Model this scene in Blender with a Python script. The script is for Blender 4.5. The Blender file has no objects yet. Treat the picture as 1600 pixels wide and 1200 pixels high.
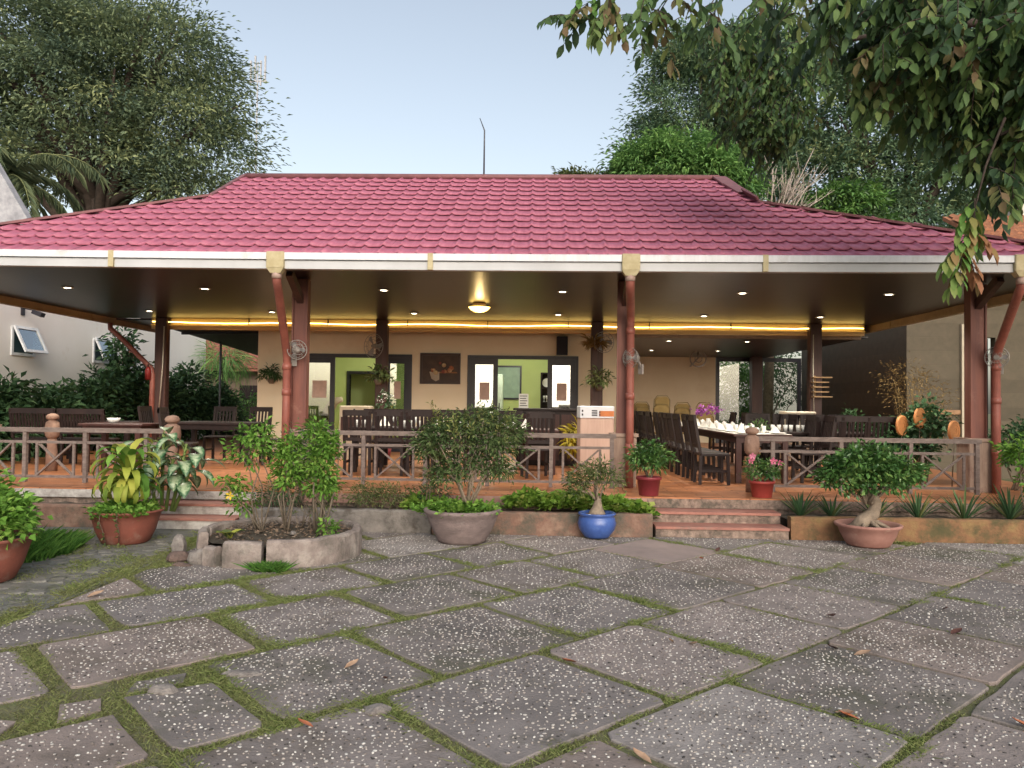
import bpy, math, random
import numpy as np
from mathutils import Vector, Matrix, Euler
random.seed(7); RNG = np.random.default_rng(11)
ordn = ['first', 'second', 'third', 'fourth', 'fifth', 'sixth', 'seventh', 'eighth', 'ninth', 'tenth', 'eleventh', 'twelfth', 'thirteenth', 'fourteenth', 'fifteenth']
PI = math.pi
sc = bpy.context.scene
# ------------------------------------------------------------------ camera, sky, sun, exposure
EYE = Vector((0.0, 0.0, 1.55))
cam_data = bpy.data.cameras.new('camera'); cam = bpy.data.objects.new('camera', cam_data)
sc.collection.objects.link(cam)
cam_data.sensor_width = 36.0; cam_data.lens = 27.0; cam_data.clip_start = 0.05; cam_data.clip_end = 2000
_y, _p, _r = math.radians(1.67), math.radians(1.43), math.radians(0.72)
fw = Vector((-math.sin(_y)*math.cos(_p), math.cos(_y)*math.cos(_p), math.sin(_p)))
r0 = fw.cross(Vector((0, 0, 1))).normalized(); u0 = r0.cross(fw)
rr = r0*math.cos(_r) + u0*math.sin(_r); uu = u0*math.cos(_r) - r0*math.sin(_r)
mw = Matrix((rr, uu, -fw)).transposed().to_4x4(); mw.translation = EYE
cam.matrix_world = mw
sc.camera = cam
world = bpy.data.worlds.new('World'); sc.world = world; world.use_nodes = True
wn, wl = world.node_tree.nodes, world.node_tree.links
wn.clear()
SUN_EL, SUN_ROT = math.radians(26), math.radians(165)     # low sun in a hazy sky, behind the viewer
sky = wn.new('ShaderNodeTexSky'); sky.sky_type = 'NISHITA'; sky.sun_disc = False
sky.sun_elevation = SUN_EL; sky.sun_rotation = SUN_ROT
sky.altitude = 0; sky.air_density = 1.3; sky.dust_density = 3.0; sky.ozone_density = 1.0
bg = wn.new('ShaderNodeBackground'); bg.inputs['Strength'].default_value = 0.107
wo = wn.new('ShaderNodeOutputWorld')
hs = wn.new('ShaderNodeHueSaturation'); hs.inputs['Saturation'].default_value = 0.58; hs.inputs['Value'].default_value = 0.96    # thin high cloud greys the whole sky
wl.new(sky.outputs[0], hs.inputs['Color']); wl.new(hs.outputs[0], bg.inputs['Color']); wl.new(bg.outputs[0], wo.inputs['Surface'])
sun_d = bpy.data.lights.new('sun', 'SUN'); sun_d.energy = 0.8; sun_d.angle = math.radians(65); sun_d.color = (1.0, 0.93, 0.84)
sun = bpy.data.objects.new('sun', sun_d); sc.collection.objects.link(sun)
_sd = Vector((math.sin(SUN_ROT)*math.cos(SUN_EL), math.cos(SUN_ROT)*math.cos(SUN_EL), math.sin(SUN_EL)))
sun.rotation_euler = _sd.to_track_quat('Z', 'Y').to_euler()
sc.view_settings.view_transform = 'Standard'; sc.view_settings.look = 'None'
sc.view_settings.exposure = 1.05; sc.view_settings.gamma = 1.0; sc.view_settings.use_curve_mapping = False
sc.cycles.max_bounces = 6; sc.cycles.diffuse_bounces = 3; sc.cycles.glossy_bounces = 2
sc.cycles.transmission_bounces = 4; sc.cycles.transparent_max_bounces = 6
sc.cycles.sample_clamp_indirect = 4.0; sc.cycles.caustics_reflective = False; sc.cycles.caustics_refractive = False
sc.cycles.use_denoising = True

# ------------------------------------------------------------------ helpers
COL = sc.collection
def link(o):
    COL.objects.link(o); return o
def tag(o, label=None, cat=None, group=None, kind=None):
    if label: o['label'] = label
    if cat: o['category'] = cat
    if group: o['group'] = group
    if kind: o['kind'] = kind
    return o
def thing(name, label, cat, loc=(0, 0, 0), rz=0.0, group=None):
    o = bpy.data.objects.new(name, None); link(o)
    o.location = loc; o.rotation_euler = (0, 0, rz); o.empty_display_size = 0.2
    return tag(o, label, cat, group)
def dup(root, loc, rz=None, label=None, group=None, parent=None):
    c = root.copy(); link(c); c.parent = parent
    if parent is None:
        c.location = loc
        if rz is not None: c.rotation_euler = (0, 0, rz)
        if label: c['label'] = label
        if group: c['group'] = group
    for ch in list(root.children): dup(ch, None, parent=c)
    return c

_mats = {}
def mat(name, c1, c2=None, rough=0.7, scale=6.0, c3=None, bump=0.0, bscale=40.0, spec=0.3, metal=0.0, stretch=(1, 1, 1), detail=6.0, lo=0.35, hi=0.65, coat=0.0, dirt=None, dirt_scale=2.0, dirt_lo=0.5):
    if name in _mats: return _mats[name]
    m = bpy.data.materials.new(name); m.use_nodes = True; nt = m.node_tree; N, L = nt.nodes, nt.links
    b = N['Principled BSDF']; b.inputs['Roughness'].default_value = rough
    b.inputs['Specular IOR Level'].default_value = spec; b.inputs['Metallic'].default_value = metal
    if coat: b.inputs['Coat Weight'].default_value = coat; b.inputs['Coat Roughness'].default_value = 0.15
    tc = N.new('ShaderNodeTexCoord'); mp = N.new('ShaderNodeMapping'); mp.inputs['Scale'].default_value = stretch
    geo = N.new('ShaderNodeNewGeometry')
    L.new(geo.outputs['Position'], mp.inputs['Vector'])
    c2 = c2 or tuple(x*0.8 for x in c1)
    nz = N.new('ShaderNodeTexNoise'); nz.inputs['Scale'].default_value = scale; nz.inputs['Detail'].default_value = detail
    nz.inputs['Roughness'].default_value = 0.65
    L.new(mp.outputs[0], nz.inputs['Vector'])
    cr = N.new('ShaderNodeValToRGB'); e = cr.color_ramp.elements
    e[0].position = lo; e[0].color = (*c1, 1); e[1].position = hi; e[1].color = (*c2, 1)
    if c3:
        x = cr.color_ramp.elements.new((lo+hi)/2); x.color = (*c3, 1)
    L.new(nz.outputs['Fac'], cr.inputs['Fac'])
    out = cr.outputs['Color']
    if dirt:
        n2 = N.new('ShaderNodeTexNoise'); n2.inputs['Scale'].default_value = dirt_scale; n2.inputs['Detail'].default_value = 8
        n2.inputs['Roughness'].default_value = 0.7
        L.new(geo.outputs['Position'], n2.inputs['Vector'])
        r2 = N.new('ShaderNodeValToRGB'); r2.color_ramp.elements[0].position = dirt_lo; r2.color_ramp.elements[1].position = dirt_lo+0.18
        L.new(n2.outputs['Fac'], r2.inputs['Fac'])
        mx = N.new('ShaderNodeMixRGB'); mx.inputs['Color2'].default_value = (*dirt, 1)
        L.new(r2.outputs['Color'], mx.inputs['Fac']); L.new(out, mx.inputs['Color1']); out = mx.outputs['Color']
    L.new(out, b.inputs['Base Color'])
    if bump:
        n3 = N.new('ShaderNodeTexNoise'); n3.inputs['Scale'].default_value = bscale; n3.inputs['Detail'].default_value = 5
        L.new(mp.outputs[0], n3.inputs['Vector'])
        bp = N.new('ShaderNodeBump'); bp.inputs['Strength'].default_value = bump; bp.inputs['Distance'].default_value = 0.02
        L.new(n3.outputs['Fac'], bp.inputs['Height']); L.new(bp.outputs[0], b.inputs['Normal'])
    _mats[name] = m
    return m
def emit(name, col, strength):
    m = bpy.data.materials.new(name); m.use_nodes = True; b = m.node_tree.nodes['Principled BSDF']
    b.inputs['Base Color'].default_value = (*col, 1); b.inputs['Emission Color'].default_value = (*col, 1)
    b.inputs['Emission Strength'].default_value = strength
    _mats[name] = m; return m
def leafmat(name, cols, rough=0.55, trans=0.25, spec=0.18):
    """leaf colour varies leaf by leaf through the mesh attribute 'tint'"""
    m = bpy.data.materials.new(name); m.use_nodes = True; N, L = m.node_tree.nodes, m.node_tree.links
    b = N['Principled BSDF']; b.inputs['Roughness'].default_value = rough; b.inputs['Specular IOR Level'].default_value = spec
    at = N.new('ShaderNodeAttribute'); at.attribute_name = 'tint'
    cr = N.new('ShaderNodeValToRGB'); e = cr.color_ramp.elements
    while len(e) < len(cols): e.new(0.5)
    for i, c in enumerate(cols):
        e[i].position = i/(len(cols)-1); e[i].color = (*c, 1)
    L.new(at.outputs['Fac'], cr.inputs['Fac']); L.new(cr.outputs['Color'], b.inputs['Base Color'])
    tr = N.new('ShaderNodeBsdfTranslucent'); L.new(cr.outputs['Color'], tr.inputs['Color'])
    mx = N.new('ShaderNodeMixShader'); mx.inputs['Fac'].default_value = trans
    L.new(b.outputs[0], mx.inputs[1]); L.new(tr.outputs[0], mx.inputs[2])
    L.new(mx.outputs[0], N['Material Output'].inputs['Surface'])
    _mats[name] = m; return m

def np_mesh(name, V, F, material=None, tint=None, smooth=False):
    """V (n,3), F (m,k) arrays -> mesh"""
    V = np.asarray(V, dtype=np.float32); F = np.asarray(F, dtype=np.int32)
    me = bpy.data.meshes.new(name)
    me.vertices.add(len(V)); me.vertices.foreach_set('co', V.ravel())
    k = F.shape[1]; me.loops.add(F.size); me.loops.foreach_set('vertex_index', F.ravel())
    me.polygons.add(len(F)); me.polygons.foreach_set('loop_start', np.arange(0, F.size, k, dtype=np.int32))
    me.polygons.foreach_set('loop_total', np.full(len(F), k, dtype=np.int32))
    me.update(calc_edges=True)
    if smooth: me.polygons.foreach_set('use_smooth', np.ones(len(F), dtype=bool))
    if tint is not None:
        a = me.attributes.new('tint', 'FLOAT', 'POINT'); a.data.foreach_set('value', np.asarray(tint, dtype=np.float32))
    if material: me.materials.append(material)
    return me
def ob(name, me, parent=None, loc=None, rot=None, scale=None):
    o = bpy.data.objects.new(name, me); link(o)
    if parent is not None: o.parent = parent
    if loc is not None: o.location = loc
    if rot is not None: o.rotation_euler = rot
    if scale is not None: o.scale = scale
    return o

class MB:
    """collects boxes, tubes, lathes and prisms into one mesh"""
    def __init__(s): s.v = []; s.f = []; s.sm = []
    def add(s, vs, fs, smooth=False):
        n = len(s.v); s.v += [tuple(v) for v in vs]; s.f += [tuple(i+n for i in f) for f in fs]; s.sm += [smooth]*len(fs); return s
    def box(s, x0, y0, z0, x1, y1, z1):
        v = [(x0,y0,z0),(x1,y0,z0),(x1,y1,z0),(x0,y1,z0),(x0,y0,z1),(x1,y0,z1),(x1,y1,z1),(x0,y1,z1)]
        return s.add(v, [(3,2,1,0),(4,5,6,7),(0,1,5,4),(1,2,6,5),(2,3,7,6),(3,0,4,7)])
    def cbox(s, x0, y0, z0, x1, y1, z1, c=0.01):
        """box with chamfered vertical and top edges"""
        o = [(x0+c,y0),(x1-c,y0),(x1,y0+c),(x1,y1-c),(x1-c,y1),(x0+c,y1),(x0,y1-c),(x0,y0+c)]
        i = [(x0+c*1.6,y0+c),(x1-c*1.6,y0+c),(x1-c,y0+c*1.6),(x1-c,y1-c*1.6),(x1-c*1.6,y1-c),(x0+c*1.6,y1-c),(x0+c,y1-c*1.6),(x0+c,y0+c*1.6)]
        v = [(a,b,z0) for a,b in o]+[(a,b,z1-c) for a,b in o]+[(a,b,z1) for a,b in i]
        f = [tuple(range(7,-1,-1)), tuple(range(16,24))]
        for k in range(8):
            j = (k+1) % 8
            f += [(k,j,8+j,8+k),(8+k,8+j,16+j,16+k)]
        return s.add(v, f)
    def beam(s, a, b, w, h, up=(0,0,1)):
        """rectangular bar from a to b"""
        a, b = Vector(a), Vector(b); d = (b-a).normalized(); up = Vector(up)
        if abs(d.dot(up)) > 0.99: up = Vector((0,1,0))
        r = d.cross(up).normalized()*w/2; u = r.cross(d).normalized()*h/2
        v = [a-r-u,a+r-u,a+r+u,a-r+u,b-r-u,b+r-u,b+r+u,b-r+u]
        return s.add(v, [(3,2,1,0),(4,5,6,7),(0,1,5,4),(1,2,6,5),(2,3,7,6),(3,0,4,7)])
    def tube(s, pts, rad, n=8, cap=True):
        pts = [Vector(p) for p in pts]; k = len(pts)
        rad = rad if isinstance(rad, (list, tuple)) else [rad]*k
        vs, fs = [], []; prev = None
        for i, p in enumerate(pts):
            t = (pts[min(i+1,k-1)]-pts[max(i-1,0)]).normalized()
            if prev is None:
                a = Vector((0,0,1)) if abs(t.z) < 0.9 else Vector((1,0,0)); x = t.cross(a).normalized()
            else:
                x = (prev - t*prev.dot(t)); x = x.normalized() if x.length > 1e-6 else t.orthogonal().normalized()
            prev = x; y = t.cross(x)
            for j in range(n):
                an = 2*PI*j/n; vs.append(p + (x*math.cos(an)+y*math.sin(an))*rad[i])
        for i in range(k-1):
            for j in range(n):
                j2 = (j+1) % n; fs.append((i*n+j, i*n+j2, (i+1)*n+j2, (i+1)*n+j))
        s.add(vs, fs, True)
        if cap:
            m = len(s.v)-len(vs)
            s.f += [tuple(m+j for j in range(n-1,-1,-1)), tuple(m+(k-1)*n+j for j in range(n))]; s.sm += [False, False]
        return s
    def lathe(s, prof, n=24, c=(0,0,0), sx=1.0, sy=1.0, closed=False):
        """profile [(r,z)...] turned round the z axis"""
        vs, fs = [], []
        for r, z in prof:
            for j in range(n):
                a = 2*PI*j/n; vs.append((c[0]+r*math.cos(a)*sx, c[1]+r*math.sin(a)*sy, c[2]+z))
        for i in range(len(prof)-1):
            for j in range(n):
                j2 = (j+1) % n; fs.append((i*n+j, i*n+j2, (i+1)*n+j2, (i+1)*n+j))
        s.add(vs, fs, True)
        m = len(s.v)-len(vs)
        s.f += [tuple(m+j for j in range(n-1,-1,-1)), tuple(m+(len(prof)-1)*n+j for j in range(n))]; s.sm += [False, False]
        return s
    def prism(s, poly, z0, z1):
        n = len(poly); v = [(x,y,z0) for x,y in poly]+[(x,y,z1) for x,y in poly]
        return s.add(v, [tuple(range(n-1,-1,-1)), tuple(range(n,2*n))]+[(i,(i+1)%n,n+(i+1)%n,n+i) for i in range(n)])
    def quad(s, a, b, c, d): return s.add([a,b,c,d], [(0,1,2,3)])
    def ring(s, c, R, r, n=20, m=6, axis='y'):
        vs, fs = [], []
        for i in range(n):
            a = 2*PI*i/n
            for j in range(m):
                b = 2*PI*j/m; q = R+r*math.cos(b); p = (q*math.cos(a), r*math.sin(b), q*math.sin(a))
                if axis == 'z': p = (p[0], p[2], p[1])
                if axis == 'x': p = (p[1], p[0], p[2])
                vs.append((c[0]+p[0], c[1]+p[1], c[2]+p[2]))
        for i in range(n):
            for j in range(m):
                fs.append((i*m+j, ((i+1)%n)*m+j, ((i+1)%n)*m+(j+1)%m, i*m+(j+1)%m))
        return s.add(vs, fs, True)
    def ball(s, c, rx, ry=None, rz=None, n=10, m=7):
        ry = ry or rx; rz = rz or rx; vs, fs = [], []
        for i in range(m+1):
            t = PI*i/m
            for j in range(n):
                a = 2*PI*j/n; vs.append((c[0]+rx*math.sin(t)*math.cos(a), c[1]+ry*math.sin(t)*math.sin(a), c[2]+rz*math.cos(t)))
        for i in range(m):
            for j in range(n): fs.append((i*n+j, (i+1)*n+j, (i+1)*n+(j+1)%n, i*n+(j+1)%n))
        return s.add(vs, fs, True)
    def mesh(s, name, material=None):
        me = bpy.data.meshes.new(name); me.from_pydata(s.v, [], s.f)
        me.polygons.foreach_set('use_smooth', s.sm)
        if material: me.materials.append(material)
        me.update(); return me
    def build(s, name, material, parent=None, loc=None, rot=None): return ob(name, s.mesh(name, material), parent, loc, rot)
def noise2(p):  # cheap smooth pseudo noise
    return math.sin(p[0]*1.7+p[1]*2.3)*0.5+math.sin(p[0]*3.1-p[1]*1.3+1.7)*0.3+math.sin(p[0]*0.7+p[1]*4.1+0.4)*0.2

def norm(a): return a/np.maximum(np.linalg.norm(a, axis=1, keepdims=True), 1e-9)
def leaf_geo(pos, dirs, length, width, droop=0.25, fold=0.15, seg=2, nrm=None):
    """leaf blades: pos (n,3) stalk ends, dirs (n,3); seg=1: folded diamond (4 verts), seg=2: bent blade (8 verts)"""
    n = len(pos); d = norm(np.asarray(dirs, float)); length = np.broadcast_to(length, n)[:, None]; width = np.broadcast_to(width, n)[:, None]
    if nrm is None: nrm = np.array([[0, 0, 1.0]])+RNG.normal(0, 0.45, (n, 3))
    side = norm(np.cross(d, nrm)); up = norm(np.cross(side, d))
    if seg == 1:
        mid = pos+d*length*0.45
        V = np.stack([pos, mid+side*width/2+up*width*fold, pos+d*length-up*length*droop*0.6, mid-side*width/2+up*width*fold], 1).reshape(-1, 3)
        b = np.arange(n)[:, None]*4
        F = np.concatenate([b+np.array([[0, 1, 2]]), b+np.array([[0, 2, 3]])], 0)
        return V, F, 4
    a = pos+d*length*0.33-up*length*droop*0.08; c = pos+d*length*0.68-up*length*droop*0.4; t = pos+d*length*0.97-up*length*droop*1.0
    V = np.stack([pos, a+side*width*0.47+up*width*fold, a, a-side*width*0.47+up*width*fold, c+side*width*0.4+up*width*fold, c, c-side*width*0.4+up*width*fold, t], 1).reshape(-1, 3)
    b = np.arange(n)[:, None]*8
    T = np.array([[0, 1, 2], [0, 2, 3], [1, 4, 5], [1, 5, 2], [2, 5, 6], [2, 6, 3], [4, 7, 5], [5, 7, 6]])
    F = np.concatenate([b+T[i:i+1] for i in range(8)], 0)
    return V, F, 8
def leaf_obj(name, pos, dirs, length, width, material, parent=None, droop=0.25, seg=1, tint=None, nrm=None, fold=0.15):
    V, F, k = leaf_geo(np.asarray(pos, float), dirs, length, width, droop, fold, seg, nrm)
    if tint is None: tint = RNG.random(len(pos))
    return ob(name, np_mesh(name, V, F, material, np.repeat(tint, k)), parent)
def blobs(ells, nclump, per, spread, shell=0.55, bottom=-0.6, flat=0.6):
    """leaf positions in clumps spread through ellipsoids (cx,cy,cz,rx,ry,rz); returns pos, outward dirs, clump tint"""
    w = np.array([e[3]*e[4]+e[3]*e[5]+e[4]*e[5] for e in ells], float); w /= w.sum(); P, D, T = [], [], []
    which = RNG.choice(len(ells), nclump, p=w)
    for k in which:
        cx, cy, cz, rx, ry, rz = ells[k]
        while True:
            u = RNG.normal(0, 1, 3); u /= np.linalg.norm(u)
            if u[2] > bottom: break
        r = shell+(1-shell)*RNG.random()**0.6
        c = np.array([cx, cy, cz])+u*np.array([rx, ry, rz])*r
        m = max(3, int(per*RNG.uniform(0.5, 1.5))); s = spread*RNG.uniform(0.6, 1.3)
        q = RNG.normal(0, 1, (m, 3))*np.array([s, s, s*flat]); P.append(c+q)
        o = u*np.array([1, 1, 0.6])+np.array([0, 0, -0.1]); D.append(o*0.8+q/s*0.6+RNG.normal(0, 0.5, (m, 3)))
        T.append(np.clip(RNG.normal(0.5, 0.2)+RNG.normal(0, 0.13, m), 0, 1))
    return np.concatenate(P), np.concatenate(D), np.concatenate(T)
# ------------------------------------------------------------------ ground and paving
m_soil = mat('soil_moss', (0.155, 0.135, 0.085), (0.13, 0.145, 0.06), rough=1.0, scale=9, bump=0.5, bscale=60)
m_earth = mat('earth', (0.10, 0.085, 0.065), (0.065, 0.05, 0.038), rough=1.0, scale=14, bump=0.6, bscale=50)
m_path = mat('old_concrete', (0.20, 0.195, 0.18), (0.115, 0.115, 0.10), c3=(0.16, 0.16, 0.145), rough=0.95, scale=3.2, stretch=(1, 2.2, 1), bump=0.5, bscale=28, dirt=(0.10, 0.105, 0.055), dirt_scale=3.2, dirt_lo=0.52)
g = MB().quad((-150,-40,-0.04),(150,-40,-0.04),(150,260,-0.04),(-150,260,-0.04)).build('ground', m_soil); tag(g, kind='structure')
pth = MB().prism([(-14,-2),(-3.35,-2),(-3.55,5.2),(-3.56,7.6),(-3.45,9.04),(-14,9.04)], -0.03, 0.008).build('old_concrete_path', m_path); tag(pth, kind='structure')
bed_sheet = MB().prism([(-3.6,-2),(16,-2),(16,9.03),(-3.45,9.03),(-3.56,7.6),(-3.55,5.2)], -0.035, -0.004).build('courtyard_paving', m_soil); tag(bed_sheet, kind='structure')
m_slabs = [mat('slab_grey', (0.265, 0.228, 0.212), (0.18, 0.157, 0.148), rough=0.9, scale=2.2, bump=0.35, bscale=70, dirt=(0.135, 0.112, 0.095), dirt_scale=1.9, dirt_lo=0.47),
           mat('slab_pinkish', (0.29, 0.242, 0.224), (0.195, 0.167, 0.155), rough=0.9, scale=2.6, bump=0.35, bscale=70, dirt=(0.14, 0.115, 0.10), dirt_scale=1.4, dirt_lo=0.55),
           mat('slab_dark', (0.235, 0.207, 0.196), (0.155, 0.137, 0.131), rough=0.9, scale=2.4, bump=0.35, bscale=70, dirt=(0.09, 0.085, 0.065), dirt_scale=2.2, dirt_lo=0.55)]
m_slabs += [mat('slab_warm', (0.28, 0.225, 0.20), (0.20, 0.165, 0.15), rough=0.9, scale=3.4, bump=0.35, bscale=70, dirt=(0.13, 0.105, 0.085), dirt_scale=1.2, dirt_lo=0.47), mat('slab_pale', (0.30, 0.27, 0.255), (0.215, 0.19, 0.18), rough=0.9, scale=1.8, bump=0.35, bscale=70, dirt=(0.16, 0.14, 0.125), dirt_scale=2.6, dirt_lo=0.5), mat('slab_stained', (0.25, 0.215, 0.20), (0.13, 0.115, 0.108), rough=0.9, scale=1.3, bump=0.35, bscale=70, dirt=(0.10, 0.095, 0.07), dirt_scale=1.5, dirt_lo=0.48)]
m_patch = mat('cement_patch', (0.32, 0.25, 0.23), (0.25, 0.20, 0.185), rough=0.9, scale=3, bump=0.2)
ANG = math.radians(43.5); AX = Vector((math.cos(ANG), math.sin(ANG))); NX = Vector((-AX.y, AX.x))
LINES = {-6:-3.85,-5:-2.8,-4:-1.75,-3:-0.7,-2:0.36,-1:1.40,0:2.42,1:3.47,2:4.58,3:5.57,4:6.47,5:7.45,6:8.45,7:9.45}
JOINTS = {-5:[2.4,5.6],-4:[2.8,5.9],-3:[2.2,3.35,4.5,5.5],-2:[2.15,3.3,4.33,5.4],-1:[2.7,3.8,4.9,5.84,6.83],0:[1.1,2.14,3.34,4.28,5.31,6.31,7.32],
          1:[0.08,1.12,1.64,2.62,3.76,4.81,5.98,7.0],2:[0.95,2.08,3.11,4.23,5.17,6.12,7.15],3:[0.5,1.5,2.64,3.62,4.6,5.6,6.6],4:[1.0,1.98,3.1,4.2,5.3,6.3],5:[2.4,3.5,4.6,5.6],6:[2.9,4.0,5.0]}
def clip(poly, a, b, c):   # keep a*x+b*y <= c
    out = []
    for i in range(len(poly)):
        p, q = poly[i], poly[(i+1) % len(poly)]; dp, dq = a*p[0]+b*p[1]-c, a*q[0]+b*q[1]-c
        if dp <= 0: out.append(p)
        if dp*dq < 0:
            t = dp/(dp-dq); out.append((p[0]+(q[0]-p[0])*t, p[1]+(q[1]-p[1])*t))
    return out
SLABS = []
for r, js in JOINTS.items():
    js = list(js)
    while js[0] > -3: js.insert(0, js[0]-1.06-0.06*random.random())
    while js[-1] < 11: js.append(js[-1]+1.02+0.05*random.random())
    full = []
    for i, a0 in enumerate(js[:-1]):
        if js[i+1]-a0 > 1.7:
            k = round((js[i+1]-a0)/1.05); full += [a0+(js[i+1]-a0)*t/k for t in range(k)]
        else: full.append(a0)
    full.append(js[-1])
    for a0, a1 in zip(full[:-1], full[1:]):
        n0, n1 = LINES[r], LINES[r+1]
        ctr = AX*((a0+a1)/2)+NX*((n0+n1)/2)
        if ctr.y < 1.6 or ctr.x < -5 or ctr.x > 9.5 or ctr.y > 9.9: continue
        gp = 0.048-0.010*max(-3, min(3.2, ctr.x)); gn = gp*random.uniform(0.65, 1.2); ga = gp*random.uniform(0.55, 1.1)
        j = lambda s: random.uniform(-s, s)
        cs = [(a0+ga/1.0+j(.012), n0+gn/2+j(.012)), (a1-ga/2.4+j(.012), n0+gn/2+j(.012)), (a1-ga/2.4+j(.012), n1-gn/2+j(.012)), (a0+ga/1.0+j(.012), n1-gn/2+j(.012))]
        # worn, slightly wavy outline with blunted corners
        pl = []
        for i in range(4):
            p, q = Vector(cs[i]), Vector(cs[(i+1) % 4]); e = q-p; L_ = e.length; nn = Vector((-e.y, e.x))/L_; c = random.uniform(0.02, 0.06)
            for t in (c/L_, 0.22, 0.4, 0.6, 0.8, 1-random.uniform(0.02, 0.06)/L_):
                w = p+e*t+nn*(random.uniform(-0.004, 0.012)); pl.append(AX*w.x+NX*w.y)
        poly = [(p.x, p.y) for p in pl]
        poly = clip(poly, -1, 0.02, 3.66+random.uniform(-0.05, 0.03)); poly = clip(poly, 0, 1, 9.01)
        if len(poly) < 3: continue
        if r == 1 and -0.1 < a0 < 0.3: poly = clip(poly, NX.x, NX.y, 4.10)     # two slabs with their far edge broken away
        if r == 1 and 0.9 < a0 < 1.4: poly = clip(poly, NX.x+.18*AX.x, NX.y+.18*AX.y, 4.50)
        if len(poly) < 3: continue
        ar = 0.5*abs(sum(poly[i][0]*poly[(i+1) % len(poly)][1]-poly[(i+1) % len(poly)][0]*poly[i][1] for i in range(len(poly))))
        if ar < 0.06: continue
        SLABS.append((poly, r))
for frag in ([(.30,4.20),(.62,4.17),(.72,4.30),(.60,4.44),(.34,4.42)],[(.86,4.16),(1.06,4.20),(1.10,4.36),(.92,4.40)],[(1.22,4.36),(1.50,4.33),(1.56,4.46),(1.30,4.50)]):
    SLABS.append(([(AX.x*a+NX.x*n, AX.y*a+NX.y*n) for a, n in frag], 1))
def inside(poly, X, Y, margin=0.0):
    ok = np.ones(len(X), bool); n = len(poly)
    sgn = 1 if sum(poly[i][0]*poly[(i+1) % n][1]-poly[(i+1) % n][0]*poly[i][1] for i in range(n)) > 0 else -1
    for i in range(n):
        (x0, y0), (x1, y1) = poly[i], poly[(i+1) % n]; L_ = math.hypot(x1-x0, y1-y0)
        if L_ < 1e-5: continue
        ok &= sgn*((x1-x0)*(Y-y0)-(y1-y0)*(X-x0))/L_ > margin
    return ok
peb_xy, peb_z = [], []
SLAB_TOP = []
for poly, r in SLABS:
    cx = sum(p[0] for p in poly)/len(poly); cy = sum(p[1] for p in poly)/len(poly)
    dist = math.hypot(cx, cy); zt = 0.010+random.uniform(-0.004, 0.005); tx, ty = random.uniform(-.006, .006), random.uniform(-.006, .006)
    zf = lambda x, y: zt+tx*(x-cx)+ty*(y-cy)
    n = len(poly); patch = (abs(cx-1.75) < 0.45 and abs(cy-8.05) < 0.5)
    ins = [(cx+(x-cx)*0.99, cy+(y-cy)*0.99) for x, y in poly]
    b = MB(); v = [(x, y, -0.03) for x, y in poly]+[(x, y, zf(x, y)-0.005) for x, y in poly]+[(x, y, zf(x, y)) for x, y in ins]
    f = [tuple(range(2*n, 3*n))]
    for i in range(n):
        k = (i+1) % n; f += [(i, k, n+k, n+i), (n+i, n+k, 2*n+k, 2*n+i)]
    if sum(poly[i][0]*poly[(i+1) % n][1]-poly[(i+1) % n][0]*poly[i][1] for i in range(n)) < 0: f = [t[::-1] for t in f]
    b.add(v, f)
    mt = m_patch if patch else random.choices(m_slabs, [0.25, 0.25 if cx > 0 else 0.15, 0.2 if cx < 2 else 0.08, 0.2, 0.15, 0.25])[0]
    b.build('paving_slab', mt, bed_sheet)
    SLAB_TOP.append((poly, zf))
    if patch: continue
    sp = 0.0315 if dist < 6.0 else 0.040
    xs = np.arange(min(p[0] for p in poly), max(p[0] for p in poly), sp); ys = np.arange(min(p[1] for p in poly), max(p[1] for p in poly), sp)
    gx, gy = np.meshgrid(xs, ys); ca, sa = math.cos(ANG+random.uniform(-.1, .1)), math.sin(ANG)
    gx = gx.ravel()+RNG.uniform(-.0135, .0135, gx.size); gy = gy.ravel()+RNG.uniform(-.0135, .0135, gy.size)
    keep = inside(poly, gx, gy, 0.018) & (RNG.random(gx.size) < (0.84-0.14*np.sin(gx*3.1+gy*2.2)-0.16*np.sin(gx*7.7-gy*6.1)))
    gx, gy = gx[keep], gy[keep]
    peb_xy.append(np.stack([gx, gy], 1)); peb_z.append(zt+tx*(gx-cx)+ty*(gy-cy))
peb_xy = np.concatenate(peb_xy); peb_z = np.concatenate(peb_z)
front = (np.abs(peb_xy[:, 0]+0.03*peb_xy[:, 1]) < peb_xy[:, 1]*0.69+0.4); peb_xy, peb_z = peb_xy[front], peb_z[front]
np_ = len(peb_xy); th = RNG.uniform(0, PI, np_); ra = 0.005+0.0085*RNG.random(np_)**1.5; rb = ra*RNG.uniform(0.5, 0.85, np_); hh = RNG.uniform(0.002, 0.006, np_)
A6 = np.arange(6)*PI/3
def ringv(k, zfac):
    lx = np.cos(A6)[None]*ra[:, None]*k; ly = np.sin(A6)[None]*rb[:, None]*k
    x = lx*np.cos(th)[:, None]-ly*np.sin(th)[:, None]; y = lx*np.sin(th)[:, None]+ly*np.cos(th)[:, None]
    return np.stack([peb_xy[:, :1]+x, peb_xy[:, 1:]+y, np.broadcast_to((peb_z+hh*zfac)[:, None], x.shape)], 2)
Vp = np.concatenate([ringv(1.0, -0.6), ringv(0.72, 0.85), np.concatenate([peb_xy, (peb_z+hh)[:, None]], 1)[:, None]], 1)
base = np.arange(np_)[:, None]*13
Fp = np.concatenate([base+np.array([[i, (i+1) % 6, 6+(i+1) % 6]]) for i in range(6)]+[base+np.array([[i, 6+(i+1) % 6, 6+i]]) for i in range(6)]+[base+np.array([[6+i, 6+(i+1) % 6, 12]]) for i in range(6)], 0)
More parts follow.
